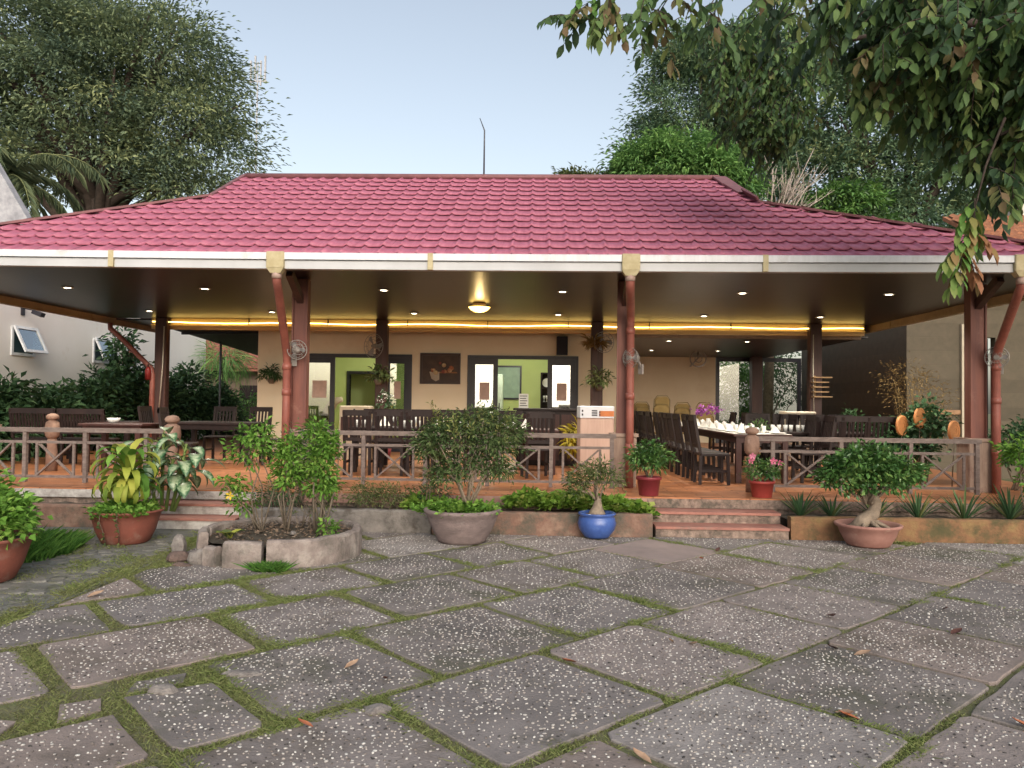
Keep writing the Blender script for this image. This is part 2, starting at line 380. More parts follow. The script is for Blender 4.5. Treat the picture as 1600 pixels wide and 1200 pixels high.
m_peb = leafmat('pebble', [(0.045, 0.04, 0.037), (0.14, 0.115, 0.10), (0.33, 0.285, 0.25), (0.43, 0.40, 0.365), (0.54, 0.52, 0.48)], rough=0.55, trans=0.0, spec=0.4)
tp = np.clip(RNG.choice([0.0, 0.25, 0.55, 0.75, 1.0], np_, p=[.10, .16, .32, .28, .14])+RNG.normal(0, .05, np_), 0, 1)
pb = ob('pebbles', np_mesh('pebbles', Vp.reshape(-1, 3), Fp, m_peb, np.repeat(tp, 13), smooth=True), bed_sheet); pb['kind'] = 'stuff'

# worn cobbles of the old path at the left
m_cob = [mat('cobble_grey', (0.22, 0.21, 0.19), (0.13, 0.125, 0.11), rough=0.95, scale=9, bump=0.5, bscale=50, dirt=(0.12, 0.125, 0.065), dirt_scale=4, dirt_lo=0.54), mat('cobble_dark', (0.16, 0.155, 0.14), (0.10, 0.098, 0.085), rough=0.95, scale=9, bump=0.5, bscale=50, dirt=(0.11, 0.12, 0.06), dirt_scale=4, dirt_lo=0.52)]
rsc = random.Random(21); ncob = 0
for i in range(22):
    for j in range(30):
        x = -3.80-.155*i+(.07 if j % 2 else 0)+rsc.uniform(-.02, .02); y = 4.6+.125*j+rsc.uniform(-.015, .015)
        if abs(x+.03*y) > y*.70+.1 or y > 8.3 or ncob >= 290 or rsc.random() < .10: continue
        n = 8; pl = [(x+.074*math.cos(2*PI*k/n+.4)*rsc.uniform(.82, 1.08)*1.02, y+.059*math.sin(2*PI*k/n+.4)*rsc.uniform(.85, 1.1)) for k in range(n)]; zt = .013+rsc.uniform(-.006, .010)
        MB().add([(p, q, -.01) for p, q in pl]+[(p, q, zt-.006) for p, q in pl]+[(x+(p-x)*.82, y+(q-y)*.82, zt) for p, q in pl], [tuple(range(16, 24))]+[(k, (k+1) % 8, 8+(k+1) % 8, 8+k) for k in range(8)]+[(8+k, 8+(k+1) % 8, 16+(k+1) % 8, 16+k) for k in range(8)]).build('cobble', m_cob[rsc.random() < .4], pth); ncob += 1
# grass in the joints
m_grass = leafmat('joint_grass', [(0.16, 0.145, 0.075), (0.19, 0.20, 0.085), (0.23, 0.255, 0.10), (0.17, 0.225, 0.07)], rough=0.8, trans=0.3, spec=0.1)
def blades(name, P, h, w, lean, material, parent=None, kind='stuff', tint=None):
    n = len(P); a = RNG.uniform(0, 2*PI, n); d = np.stack([np.cos(a), np.sin(a), np.zeros(n)], 1); l = RNG.normal(0, 1, (n, 3))*np.array([lean, lean, 0])
    h = h[:, None]
    V = np.stack([P-d*w, P+d*w, P+d*w*0.6+l*h*0.5+np.array([0, 0, .6])*h, P+l*h*1.2+np.array([0, 0, 1])*h], 1).reshape(-1, 3)
    b = np.arange(n)[:, None]*4
    F = np.concatenate([b+np.array([[0, 1, 2]]), b+np.array([[0, 2, 3]])], 0)
    o = ob(name, np_mesh(name, V, F, material, np.repeat(RNG.random(n) if tint is None else tint, 4)), parent); o['kind'] = kind
    return o
ng = 1300000
gx = RNG.uniform(-4.2, 8, ng); gy = RNG.uniform(2.6, 9.0, ng)
keep = (np.abs(gx+0.03*gy) < gy*0.69+0.3) & (gx > -3.78+0.05*np.sin(gy*3)) & (RNG.random(ng) < np.clip(5.2/gy, 0.25, 1))
gx, gy = gx[keep], gy[keep]
for poly, zf in SLAB_TOP:
    x0, x1 = min(p[0] for p in poly), max(p[0] for p in poly); y0, y1 = min(p[1] for p in poly), max(p[1] for p in poly)
    near = np.where((gx > x0) & (gx < x1) & (gy > y0) & (gy < y1))[0]
    if not len(near): continue
    ins = inside(poly, gx[near], gy[near], 0.016+0.016*np.sin(gx[near]*9)*np.sin(gy[near]*11))
    k = np.ones(len(gx), bool); k[near[ins]] = False; gx, gy = gx[k], gy[k]
pn = np.sin(gx*2.3+gy*1.1)+np.sin(gx*5.1-gy*3.7+1)+0.8*np.sin(gx*11+gy*9.0)
keep = RNG.random(len(gx)) < np.clip(0.66+0.34*pn-0.08*gx, 0.08, 1.0); gx, gy, pn = gx[keep], gy[keep], pn[keep]
edge = np.clip(1-np.abs(gx+3.66)/0.16, 0, 1)
hg = RNG.uniform(0.006, 0.022, len(gx))*(1+0.30*np.clip(pn, 0, 3))*(1+1.0*edge)
blades('joint_grass', np.stack([gx, gy, np.full(len(gx), -0.004)], 1), hg, 0.0030, 0.95, m_grass, tint=np.clip(0.55+0.12*pn+RNG.normal(0, .22, len(gx)), 0, 1))

ng = 60000; gx = RNG.uniform(-6.4, -3.55, ng); gy = RNG.uniform(4.4, 8.9, ng); pn = np.sin(gx*3.3+gy*2.1)+np.sin(gx*6.1-gy*4.3)+.8*np.sin(gx*13+gy*8)
k = (RNG.random(ng) < np.clip(.22+.28*pn, .03, 1)) & (np.abs(gx+.03*gy) < gy*.70+.2); gx, gy, pn = gx[k], gy[k], pn[k]
blades('path_grass', np.stack([gx, gy, np.full(len(gx), .004)], 1), RNG.uniform(.008, .024, len(gx))*(1+.3*np.clip(pn, 0, 3)), .0032, .8, m_grass, tint=np.clip(.55+.1*pn+RNG.normal(0, .22, len(gx)), 0, 1))
# fallen leaves on the paving, broken stones
m_fallen = [mat('fallen_orange', (0.42, 0.15, 0.07), (0.30, 0.10, 0.05), rough=0.7, scale=30), mat('fallen_tan', (0.42, 0.28, 0.19), (0.30, 0.19, 0.12), rough=0.7, scale=30), mat('fallen_brown', (0.10, 0.045, 0.035), (0.07, 0.03, 0.025), rough=0.7, scale=30)]
FALL = [(0.27,4.62,0,.10,'curled orange leaf fallen beside a grassy joint in mid courtyard'),(1.02,5.03,1,.09,'tan leaf fallen on a slab right of the orange curled leaf'),(2.18,5.78,2,.13,'large dark brown leaf lying flat on a right-hand slab'),
 (1.62,3.86,0,.10,'orange leaf lying beside a paler tan leaf on the front slab'),(1.53,3.95,1,.10,'tan leaf lying against an orange leaf on the front slab'),(2.42,3.80,0,.09,'small orange leaf near the deep joint at the right'),(2.62,3.86,2,.06,'small brown leaf in the deep joint at the right'),
 (-1.02,3.62,0,.08,'small orange leaf standing in the grass joint at lower left'),(-1.07,4.42,1,.09,'tan leaf on the slab left of centre'),(-0.80,4.28,2,.07,'small brown leaf on the slab left of centre'),(1.93,8.18,2,.09,'brown leaf on the bare cement slab before the steps'),
 (1.70,7.78,0,.08,'orange leaf on the bare cement slab before the steps'),(2.85,5.35,2,.10,'brown leaf on the far right slab by a grassy crossing'),(2.0,4.86,1,.10,'tan leaf along the right-hand grass joint'),(1.95,4.98,2,.08,'dark leaf just behind the tan leaf by the right joint'),(3.15,6.02,2,.07,'little brown leaf at the grassy crossing far right'),(-3.42,5.85,1,.12,'pale leaf at the grass edge by the old path'),(0.92,5.05,1,.05,'tiny tan leaf beside the lighter leaf mid courtyard'),(0.52,3.34,1,.10,'broad pale leaf at the very front edge')]
for x, y, k, L_, lab in FALL:
    a = random.uniform(0, 6.28); d = Vector((math.cos(a), math.sin(a), 0)); s = Vector((-d.y, d.x, 0)); b = MB(); rows = []
    zc = 0.016
    for t, w, h in ((0, 0.02, 0.0), (0.25, 0.34, 0.004), (0.55, 0.42, 0.012), (0.8, 0.28, 0.02), (1, 0.02, 0.034)):
        c = d*(t*L_); rows.append([c-s*w*L_*0.62+Vector((0, 0, h+0.14*w*L_+.002)), c+Vector((0, 0, h)), c+s*w*L_*0.62+Vector((0, 0, h+0.3*w*L_+.002))])
    v = [p for r_ in rows for p in r_]; f = []
    for i in range(4):
        for j_ in range(2): f.append((i*3+j_, i*3+j_+1, (i+1)*3+j_+1, (i+1)*3+j_))
    b.add(v, f, True)
    o = b.build('fallen_leaf', m_fallen[k], None, (x, y, zc)); tag(o, lab, 'leaf', 'leaves fallen on the courtyard')
def rock(name, x, y, z, rx, ry, rz, material, seed=0, parent=None):
    b = MB(); b.ball((0, 0, 0), rx, ry, rz, 10, 7); rs = random.Random(seed)
    ph = [rs.uniform(0, 6) for _ in range(6)]
    b.v = [(v[0]*(1+.16*math.sin(v[1]/ry*3+ph[0])+.1*math.sin(v[2]/rz*4+ph[1])), v[1]*(1+.16*math.sin(v[0]/rx*3+ph[2])), v[2]*(1+.18*math.sin(v[0]/rx*2.6+ph[3]))) for v in b.v]
    b.sm = [False]*len(b.sm)
    return b.build(name, material, parent, (x, y, z))
m_stone = mat('loose_stone', (0.26, 0.235, 0.215), (0.15, 0.13, 0.12), rough=0.95, scale=12, bump=0.6, bscale=50)
m_stone2 = mat('rubble_brown', (0.16, 0.11, 0.095), (0.09, 0.065, 0.055), rough=0.95, scale=12, bump=0.6, bscale=50)
for x, y, z, a, b_, c, lab in [(-1.93,4.02,.02,.075,.055,.035,'pale flat stone in the worn joint at lower left'),(-1.62,4.30,.015,.10,.05,.02,'thin cement chip beside the pale flat stone'),(-0.76,3.84,.015,.07,.055,.025,'grey cement chip in the joint near the lower left slab')]:
    tag(rock('loose_stone', x, y, z, a, b_, c, m_stone, int(a*1000)), lab, 'stone', 'loose stones in the joints')
# ------------------------------------------------------------------ terrace, steps, planter walls
def att(o, root):
    o.parent = root; o.matrix_parent_inverse = Matrix.Translation(root.location).inverted(); return o
def brickmat(name, c1, c2, mortar, w, h, rough=0.5, mort=0.012, offset=0.5, spec=0.4, axes='xy', dirt=None, coat=0.0):
    m = mat(name, c1, c2, rough=rough, scale=5, spec=spec, dirt=dirt, dirt_scale=1.2, dirt_lo=0.55, coat=coat)
    N, L = m.node_tree.nodes, m.node_tree.links; b = N['Principled BSDF']
    src = b.inputs['Base Color'].links[0].from_socket
    geo = N.new('ShaderNodeNewGeometry'); mp = N.new('ShaderNodeMapping')
    if axes == 'xz': mp.inputs['Rotation'].default_value = (math.radians(-90), 0, 0)
    if axes == 'yz': mp.inputs['Rotation'].default_value = (math.radians(-90), 0, math.radians(-90))
    L.new(geo.outputs['Position'], mp.inputs['Vector'])
    bt = N.new('ShaderNodeTexBrick'); bt.offset = offset; bt.inputs['Scale'].default_value = 1.0
    bt.inputs['Brick Width'].default_value = w; bt.inputs['Row Height'].default_value = h; bt.inputs['Mortar Size'].default_value = mort
    bt.inputs['Color1'].default_value = (1, 1, 1, 1); bt.inputs['Color2'].default_value = (0.68, 0.68, 0.68, 1); bt.inputs['Mortar'].default_value = (*mortar, 1)
    L.new(mp.outputs[0], bt.inputs['Vector'])
    mx = N.new('ShaderNodeMixRGB'); mx.blend_type = 'MULTIPLY'; mx.inputs['Fac'].default_value = 0.9
    L.new(src, mx.inputs['Color1']); L.new(bt.outputs['Color'], mx.inputs['Color2']); L.new(mx.outputs[0], b.inputs['Base Color'])
    bp = N.new('ShaderNodeBump'); bp.inputs['Strength'].default_value = 0.4; bp.inputs['Distance'].default_value = 0.01; bp.invert = True
    L.new(bt.outputs['Fac'], bp.inputs['Height']); L.new(bp.outputs[0], b.inputs['Normal'])
    return m
m_floor = brickmat('terracotta_floor', (0.50, 0.20, 0.085), (0.38, 0.145, 0.065), (0.40, 0.36, 0.34), 0.6, 0.15, rough=0.38, spec=0.4, dirt=(0.30, 0.16, 0.09))
m_riser = mat('riser_stone', (0.32, 0.235, 0.19), (0.12, 0.09, 0.075), c3=(0.22, 0.16, 0.13), rough=0.9, scale=14, bump=0.5, bscale=45, dirt=(0.075, 0.07, 0.055), dirt_scale=4.2, dirt_lo=0.5)
m_white_curb = mat('weathered_curb', (0.50, 0.47, 0.44), (0.28, 0.25, 0.23), rough=0.9, scale=7, bump=0.4, bscale=45, dirt=(0.17, 0.15, 0.13), dirt_scale=4, dirt_lo=0.55)
m_tread = mat('red_tread', (0.37, 0.17, 0.13), (0.27, 0.12, 0.095), rough=0.75, scale=5, bump=0.2, dirt=(0.22, 0.15, 0.125), dirt_scale=3.5, dirt_lo=0.56)
m_planter_red = mat('mossy_red_wall', (0.27, 0.18, 0.135), (0.13, 0.10, 0.08), c3=(0.20, 0.115, 0.085), rough=0.9, scale=4.5, bump=0.5, bscale=40, dirt=(0.075, 0.078, 0.06), dirt_scale=3.0, dirt_lo=0.47)
m_planter_grey = mat('mossy_grey_wall', (0.24, 0.215, 0.195), (0.11, 0.10, 0.09), rough=0.95, scale=6, bump=0.5, bscale=40, dirt=(0.085, 0.065, 0.05), dirt_scale=3.0, dirt_lo=0.49)
m_planter_yel = mat('mossy_ochre_wall', (0.25, 0.165, 0.075), (0.115, 0.09, 0.045), c3=(0.22, 0.115, 0.062), rough=0.95, scale=4.0, bump=0.5, bscale=40, dirt=(0.075, 0.07, 0.035), dirt_scale=3.0, dirt_lo=0.48)
tf = MB().box(-9.6, 9.665, 0.36, 7.6, 24.4, 0.4).build('terrace_floor', m_floor); tag(tf, kind='structure')
base_ = MB().box(-9.55, 9.69, -0.05, 7.55, 24.35, 0.36).build('terrace_base', m_riser, tf)
MB().box(-9.6, 9.65, 0.285, -3.5, 9.69, 0.385).build('edge_curb', m_white_curb, tf)
MB().box(-3.5, 9.65, 0.27, 1.42, 9.69, 0.385).build('edge_curb', mat('pink_curb', (0.40, 0.24, 0.19), (0.29, 0.17, 0.14), rough=0.85, scale=6, bump=0.3, dirt=(0.2, 0.15, 0.13), dirt_lo=0.55), tf)
MB().box(1.42, 9.648, 0.275, 7.6, 9.69, 0.384).build('edge_curb', m_riser, tf)
def steps(x0, x1, lab, m_r):
    r = bpy.data.objects.new('stone_steps', None); link(r); r.location = ((x0+x1)/2, 9.3, 0); tag(r, kind='structure')
    for i, (ya, yb, zt) in enumerate(((9.03, 9.36, 0.14), (9.34, 9.648, 0.27))):
        b = MB(); n = 14
        vs = []
        for k in range(n+1):     # worn front nosing
            x = x0+(x1-x0)*k/n; w = random.uniform(-.006, .006)
            vs += [(x, ya-0.02+w, zt-0.03), (x, ya-0.02+w, zt-0.006), (x, ya-0.012+w, zt), (x, yb, zt), (x, yb, zt-0.03)]
        fs = []
        for k in range(n):
            for j in range(5): fs.append((k*5+j, (k+1)*5+j, (k+1)*5+(j+1) % 5, k*5+(j+1) % 5))
        fs += [(4, 3, 2, 1, 0), tuple(n*5+j for j in range(5))]
        b.add(vs, fs); att(b.build('tread', m_tread), r)
        att(MB().box(x0+.004, ya, -0.05 if i == 0 else 0.10, x1-.004, yb-0.002, zt-0.031).build('riser', m_r), r)
    return r
steps(1.43, 2.97, '', m_riser); steps(-5.15, -3.52, '', m_white_curb)
def planter_wall(x0, x1, m, lab, y0=9.05, zt=0.27):
    b = MB(); n = int((x1-x0)/0.18); vs, fs = [], []
    for k in range(n+1):
        x = x0+(x1-x0)*k/n; w = random.uniform(-.008, .008); h = random.uniform(-.006, .006)
        vs += [(x, y0+w, -0.05), (x, y0+w*.6, zt-0.02+h), (x, y0+0.018, zt+h), (x, y0+0.115, zt+h), (x, y0+0.13, zt-0.02), (x, y0+0.13, -0.05)]
    for k in range(n):
        for j in range(6): fs.append((k*6+j, (k+1)*6+j, (k+1)*6+(j+1) % 6, k*6+(j+1) % 6))
    fs += [(5, 4, 3, 2, 1, 0), tuple(n*6+j for j in range(6))]
    b.add(vs, fs); r = b.build('planter_wall', m); tag(r, lab, 'planter wall')
    s = MB(); vs, fs = [], []
    for k in range(n+1):
        x = x0+0.01+(x1-x0-0.02)*k/n
        for j in range(4): vs.append((x, y0+0.12+(9.645-y0-0.12)*j/3, zt-0.05+random.uniform(-.02, .025)))
    for k in range(n):
        for j in range(3): fs.append((k*4+j, (k+1)*4+j, (k+1)*4+j+1, k*4+j+1))
    s.add(vs, fs, True).build('soil', m_earth, r)
    return r
planter_wall(-9.6, -5.2, m_planter_red, 'stained low planter wall left of the big terracotta pot')
planter_wall(-3.48, -1.2, m_planter_grey, 'grey mossy planter wall behind the round raised bed')
planter_wall(-1.19, 1.40, m_planter_red, 'brown mossy planter wall behind the blue glazed pot')
planter_wall(3.0, 8.4, m_planter_yel, 'ochre mossy planter wall right of the red steps')

# ------------------------------------------------------------------ the open restaurant pavilion
P_ = thing('restaurant_pavilion', 'open restaurant pavilion with red tile-effect hip roof and white gutter', 'building', (-1.0, 14.0, 0.4))
m_roof = mat('crimson_sheet', (0.44, 0.145, 0.21), (0.33, 0.095, 0.15), rough=0.48, scale=1.4, spec=0.4, stretch=(16, 1.3, 1.3), bump=0.08, bscale=30, dirt=(0.32, 0.10, 0.14), dirt_scale=0.8, dirt_lo=0.53)
m_cap = mat('brown_flashing', (0.23, 0.10, 0.105), (0.16, 0.07, 0.075), rough=0.5, scale=5)
SL = math.atan2(2.27, 4.38); cs, sn = math.cos(SL), math.sin(SL); Y0, Z0 = 9.72, 3.42; RL = math.hypot(2.27, 4.38); NR = 14; TL = RL/NR; TW = 0.243
def rp(x, s, h=0.0): return (x, Y0+s*cs-h*sn, Z0+s*sn+h*cs)
def xl(t): return -9.2+(9.2-5.44)*min(t, 0.66)/0.66-0.02*max(0, t-.66)
def xr(t): return 7.27-(7.27-3.58)*min(t, 0.6)/0.6-0.24*max(0, t-0.6)/0.4
roof = att(MB().add([rp(xl(t), t*RL, -0.03) for t in (0, .3, .66, 1)]+[rp(xr(t), t*RL, -0.03) for t in (1, .6, .3, 0)], [(0, 7, 6, 1), (1, 6, 5, 2), (2, 5, 4, 3)]).build('roof', mat('roof_gap_shade', (0.12, 0.04, 0.055), rough=0.9)), P_)  # darkened crimson below the tiles: shade in their gaps put into colour
PROF = [(0, .003), (.20, .001), (.37, .003), (.46, .022), (.52, .031), (.58, .023), (.68, .005), (.84, .003), (1, .003)]
def tile_v(x0, s0, x_lo=-99, x_hi=99, lift=0.0):
    vs = []
    for (u, h) in PROF:
        x = min(max(x0+u*TW, x_lo), x_hi)
        vs += [rp(x, s0-0.028, h+0.012+lift), rp(x, s0-0.032, h+0.034+lift), rp(x, s0+TL*0.5, h+0.016+lift*.5), rp(x, s0+TL+.02, h-0.006)]
    return vs
tile_f = []
for i in range(len(PROF)-1):
    for j in range(3): tile_f.append((i*4+j, (i+1)*4+j, (i+1)*4+j+1, i*4+j+1))
cand = []
for r in range(NR):
    t0 = r/NR; t1 = (r+1)/NR; s0 = r*TL
    lo, hi = max(xl(t0), xl(t1)) if False else xl(t0), xr(t0)
    k0 = math.floor(lo/TW)
    for k in range(k0, int(hi/TW)+2):
        x0 = k*TW+0.05
        if x0+TW < lo or x0 > hi: continue
        cut = x0 < xl(t1) or x0+TW > xr(t1)
        d = (Vector(rp(x0, s0))-EYE).length; vis = abs(x0+0.03*Y0)/(Y0+s0*cs) < 0.68
        cand.append((d if vis and not cut else 1e9, r, x0, lo, hi))
cand.sort()
tb = MB(); proto = None; m_tile = m_roof
nind = 0
for d, r, x0, lo, hi in cand:
    s0 = r*TL
    if d < 1e8 and nind < 300:
        if proto is None:
            b = MB(); b.add(tile_v(0, 0), tile_f, True); proto = b.mesh('roof_tile', m_tile)
            pz = Vector(rp(0, 0))
            for v in proto.vertices: v.co -= pz
        o = ob('roof_tile', proto, roof, rp(x0, s0, random.uniform(-.0015, .0025))); o.rotation_euler = (random.uniform(-.004, .004), random.uniform(-.006, .006), 0); nind += 1
    else: tb.add(tile_v(x0, s0, lo, hi, random.uniform(0, .004)), tile_f, True)
o = tb.build('roof_tile_field', m_tile, roof); o['kind'] = 'stuff'
# hidden faces of the roof, gablets, caps
BK = 18.5
kl = rp(xl(.66), .66*RL); kr = rp(xr(.6), .6*RL); RLp = rp(xl(1), RL); RRp = rp(xr(1), RL)
my = lambda p: (p[0], 2*14.1-p[1], p[2])
e0, e1 = rp(xl(0), 0), rp(xr(0), 0); b0, b1 = (e0[0], BK, e0[2]), (e1[0], BK, e1[2])
bk = MB(); bk.add([e0, kl, my(kl), b0], [(0, 1, 2, 3)]); bk.add([e1, b1, my(kr), kr], [(0, 1, 2, 3)]); bk.add([kl, RLp, my(kl)], [(0, 1, 2)]); bk.add([kr, my(kr), RRp], [(0, 1, 2)])
bk.add([RLp, RRp, my(kr), b1, b0, my(kl)], [(0, 1, 2, 3, 4, 5)]); bk.build('back_slope', m_roof, roof)
up = lambda p, dz, dy=0.0: (p[0], p[1]+dy, p[2]+dz)
ht = MB()
ht.beam(up(rp(xl(-.01), -.05), .045), up(kl, .04), 0.18, 0.035); ht.beam(up(kl, .05), up(RLp, .06), 0.07, 0.04)
ht.build('hip_trim', m_cap, roof)
ht = MB(); ht.beam(up(rp(xr(-.01), -.05), .045), up(kr, .04), 0.18, 0.035)
c1 = (xr(.72)-0.03, rp(0, .72*RL)[1], rp(0, .72*RL)[2]+.06); c2 = (xr(.86)-0.03, rp(0, .86*RL)[1], rp(0, .86*RL)[2]+.06)
ht.beam(up(kr, .05), c1, 0.22, 0.03, (1, 0, 1)); ht.beam(c1, c2, 0.24, 0.03); ht.beam(c2, up(RRp, .06), 0.26, 0.03); ht.build('hip_trim', m_cap, roof)
MB().tube([up(RLp, .04), up(RRp, .04)], 0.055, 8).build('ridge_cap', m_cap, roof)
# gutter
m_gut = mat('white_gutter', (0.70, 0.70, 0.73), (0.60, 0.60, 0.62), rough=0.5, scale=2, spec=0.4, stretch=(6, 1, .6), dirt=(0.48, 0.46, 0.44), dirt_scale=2.5, dirt_lo=0.54)
m_gut_shade = mat('gutter_face', (0.52, 0.52, 0.535), (0.45, 0.45, 0.46), rough=0.5, scale=2)  # greyer than the upper band: shade of its down-facing side put into colour
m_tape = mat('yellowed_joint', (0.50, 0.43, 0.27), (0.40, 0.33, 0.19), rough=0.7, scale=9)
def swag(x): return 0.035*((x+1)/8.0)**2-0.005
gb, gl = MB(), MB(); NS = 24; X = [-9.3+16.7*i/NS for i in range(NS+1)]
for A, (ya, yb, za, zb) in ((gb, (9.60, 9.74, 3.335, 3.43)), (gl, (9.63, 9.74, 3.225, 3.335))):
    vs, fs = [], []
    for x in X:
        w = swag(x)
        c = 0.006 if A is gb else 0.0
        vs += [(x, ya, za+w+c), (x, ya, zb+w-.01), (x, ya+.012, zb+w), (x, yb, zb+w), (x, yb, za+w)]
    for k in range(NS):
        for j in range(5): fs.append((k*5+j, (k+1)*5+j, (k+1)*5+(j+1) % 5, k*5+(j+1) % 5))
    fs += [(4, 3, 2, 1, 0), tuple(NS*5+j for j in range(5))]
    A.add(vs, fs)
gut = att(gb.build('gutter', m_gut), P_); gl.build('gutter_face', m_gut_shade, gut)
for x, w in ((-3.30, .225), (1.19, .225), (6.02, .24)):
    z = swag(x); b = MB(); b.cbox(x-w/2, 9.575, 3.235+z, x+w/2, 9.70, 3.437+z, .008)
    b.add([(x-w/2, 9.58, 3.235+z), (x+w/2, 9.58, 3.235+z), (x+w/2, 9.70, 3.235+z), (x-w/2, 9.70, 3.235+z), (x-.065, 9.60, 3.165+z), (x+.065, 9.60, 3.165+z), (x+.065, 9.70, 3.165+z), (x-.065, 9.70, 3.165+z)], [(0, 4, 5, 1), (1, 5, 6, 2), (2, 6, 7, 3), (3, 7, 4, 0), (4, 7, 6, 5)])
    b.build('outlet_box', m_tape, gut)
for x in (-5.42, -1.33, 2.86): z = swag(x); MB().box(x-.033, 9.594, 3.224+z, x+.033, 9.66, 3.432+z).build('joint_strap', m_tape, gut)
m_side = mat('tan_eave', (0.42, 0.30, 0.17), (0.33, 0.23, 0.13), rough=0.6, scale=3)
for x in (-9.28, 7.22):
    e = MB()
    for k in range(3): e.box(x-.05+.004*(k % 2), 9.9+2.9*k, 3.17, x+.05, 9.9+2.9*k+2.885, 3.36)
    att(e.build('side_gutter', m_side), P_)
# ceiling, beam
m_ceil = brickmat('dark_ceiling_boards', (0.034, 0.019, 0.019), (0.022, 0.013, 0.014), (0.3, 0.25, 0.25), 2.4, 0.12, rough=0.34, mort=0.006, spec=0.4)
ceil = att(MB().box(-9.22, 9.76, 3.30, 7.16, 16.46, 3.33).build('ceiling', m_ceil), P_)
att(MB().box(-9.22, 16.61, 3.28, 1.88, 18.4, 3.31).build('ceiling', m_ceil), P_)
m_beam = mat('warm_beam', (0.72, 0.50, 0.22), (0.60, 0.40, 0.17), rough=0.5, scale=4, stretch=(.3, 1, 1))
att(MB().box(-8.35, 16.46, 3.07, 6.98, 16.61, 3.299).build('cross_beam', m_beam), P_)
att(MB().box(-8.35, 16.40, 3.145, 6.98, 16.458, 3.16).build('light_ledge', m_beam), P_)
# columns
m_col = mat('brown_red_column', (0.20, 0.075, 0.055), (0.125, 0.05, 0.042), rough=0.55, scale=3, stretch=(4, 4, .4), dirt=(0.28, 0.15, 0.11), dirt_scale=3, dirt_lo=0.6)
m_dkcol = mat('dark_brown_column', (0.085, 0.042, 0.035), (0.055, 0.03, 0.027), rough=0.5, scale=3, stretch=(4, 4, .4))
m_plinth = mat('worn_plinth', (0.33, 0.24, 0.19), (0.22, 0.15, 0.115), rough=0.8, scale=4, stretch=(3, 3, .5), dirt=(0.18, 0.10, 0.08), dirt_scale=3, dirt_lo=0.52)
for x in (-8.05, -3.36, 1.27, 6.17):
    c = att(MB().cbox(x-.095, 10.86, 0.4, x+.095, 11.05, 3.3, .012).build('column', m_col), P_)
    for s in (-1, 1): MB().box(x+s*.1-.012, 10.84, .42, x+s*.1+.012, 10.88, 3.29).build('edge_strip', m_col, c)
    b = MB(); b.cbox(x-.165, 10.79, .4, x+.165, 11.12, 1.10, .012); b.box(x-.19, 10.765, 1.10, x+.19, 11.145, 1.145); b.build('plinth', m_plinth, c)
    MB().beam((x, 10.95, 2.95), (x, 10.35, 3.29), .09, .11).build('bracket', m_dkcol, c)
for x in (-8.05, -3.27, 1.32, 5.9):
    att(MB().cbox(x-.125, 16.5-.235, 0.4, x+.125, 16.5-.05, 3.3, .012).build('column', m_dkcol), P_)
# down pipes
m_pipe = mat('red_brown_pipe', (0.30, 0.10, 0.075), (0.21, 0.07, 0.055), rough=0.45, scale=5, spec=0.4, dirt=(0.42, 0.22, 0.17), dirt_scale=6, dirt_lo=0.62)
m_clamp = mat('pale_clamp', (0.42, 0.30, 0.26), (0.35, 0.24, 0.2), rough=0.6)
for xg, xp, zj in ((-3.30, -3.49, 2.2), (1.19, 1.33, 2.75), (6.02, 6.33, 2.3)):
    p = att(MB().tube([(xg, 9.66, 3.20), (xg, 9.67, 3.06), (xg+(xp-xg)*.12, 9.80, 2.98), (xp-(xp-xg)*.08, 10.62, zj+.08), (xp, 10.72, zj-.06), (xp, 10.72, 1.5), (xp, 10.715, 0.4)], .056, 14).build('down_pipe', m_pipe), P_)
    for z in (zj-.22, 1.62, 0.92):
        MB().tube([(xp, 10.72, z), (xp, 10.72, z+.09)], .064, 14).build('pipe_joint', m_pipe, p)
    MB().tube([(xg, 9.66, 3.1), (xg, 9.66, 3.18)], .063, 14).build('pipe_joint', m_clamp, p)
p = att(MB().tube([(-9.2, 16.35, 3.18), (-9.2, 16.35, 3.06), (-8.95, 16.35, 2.85), (-8.25, 16.3, 2.2), (-8.2, 16.25, 2.05), (-8.2, 16.25, .4)], .055, 12).build('down_pipe', m_pipe), P_)
# facade wall with two sliding doors
m_wall = mat('ochre_wall', (0.80, 0.71, 0.55), (0.75, 0.66, 0.49), rough=0.85, scale=1.2, bump=0.1, bscale=60, dirt=(0.70, 0.59, 0.42), dirt_scale=.8, dirt_lo=0.56)
m_green = mat('lime_wall', (0.62, 0.74, 0.32), (0.56, 0.68, 0.28), rough=0.9, scale=1)
m_ceilw = mat('white_ceiling', (0.75, 0.76, 0.68), rough=0.9)
m_frame = mat('dark_door_frame', (0.022, 0.022, 0.032), (0.03, 0.028, 0.036), rough=0.4, spec=0.4)
YW = 17.6
w = MB()
for a, b in ((-6.41, -5.41), (-2.82, -1.54), (1.0, 1.9)): w.box(a, YW, .4, b, YW+.15, 3.28)
for a, b in ((-5.41, -2.82), (-1.54, 1.0)): w.box(a, YW, 2.64, b, YW+.15, 3.28)
w.box(-6.41, YW+.15, .4, -6.27, 24.2, 3.28); w.box(1.76, YW+.15, .4, 1.9, 24.2, 3.28)
w.box(1.9, 24.0, .4, 5.62, 24.15, 3.06)
att(w.build('wall', m_wall), P_)
iw = MB(); iw.box(-6.27, 21.5, .4, -5.2, 21.6, 3.2); iw.box(-4.35, 21.5, .4, 1.76, 21.6, 3.2); iw.box(-5.2, 21.5, 2.35, -4.35, 21.6, 3.2)
iw.box(-2.4, 19.6, .4, -2.3, 21.5, 3.2); iw.box(-5.5, 22.8, .4, -4.0, 22.9, 3.2)
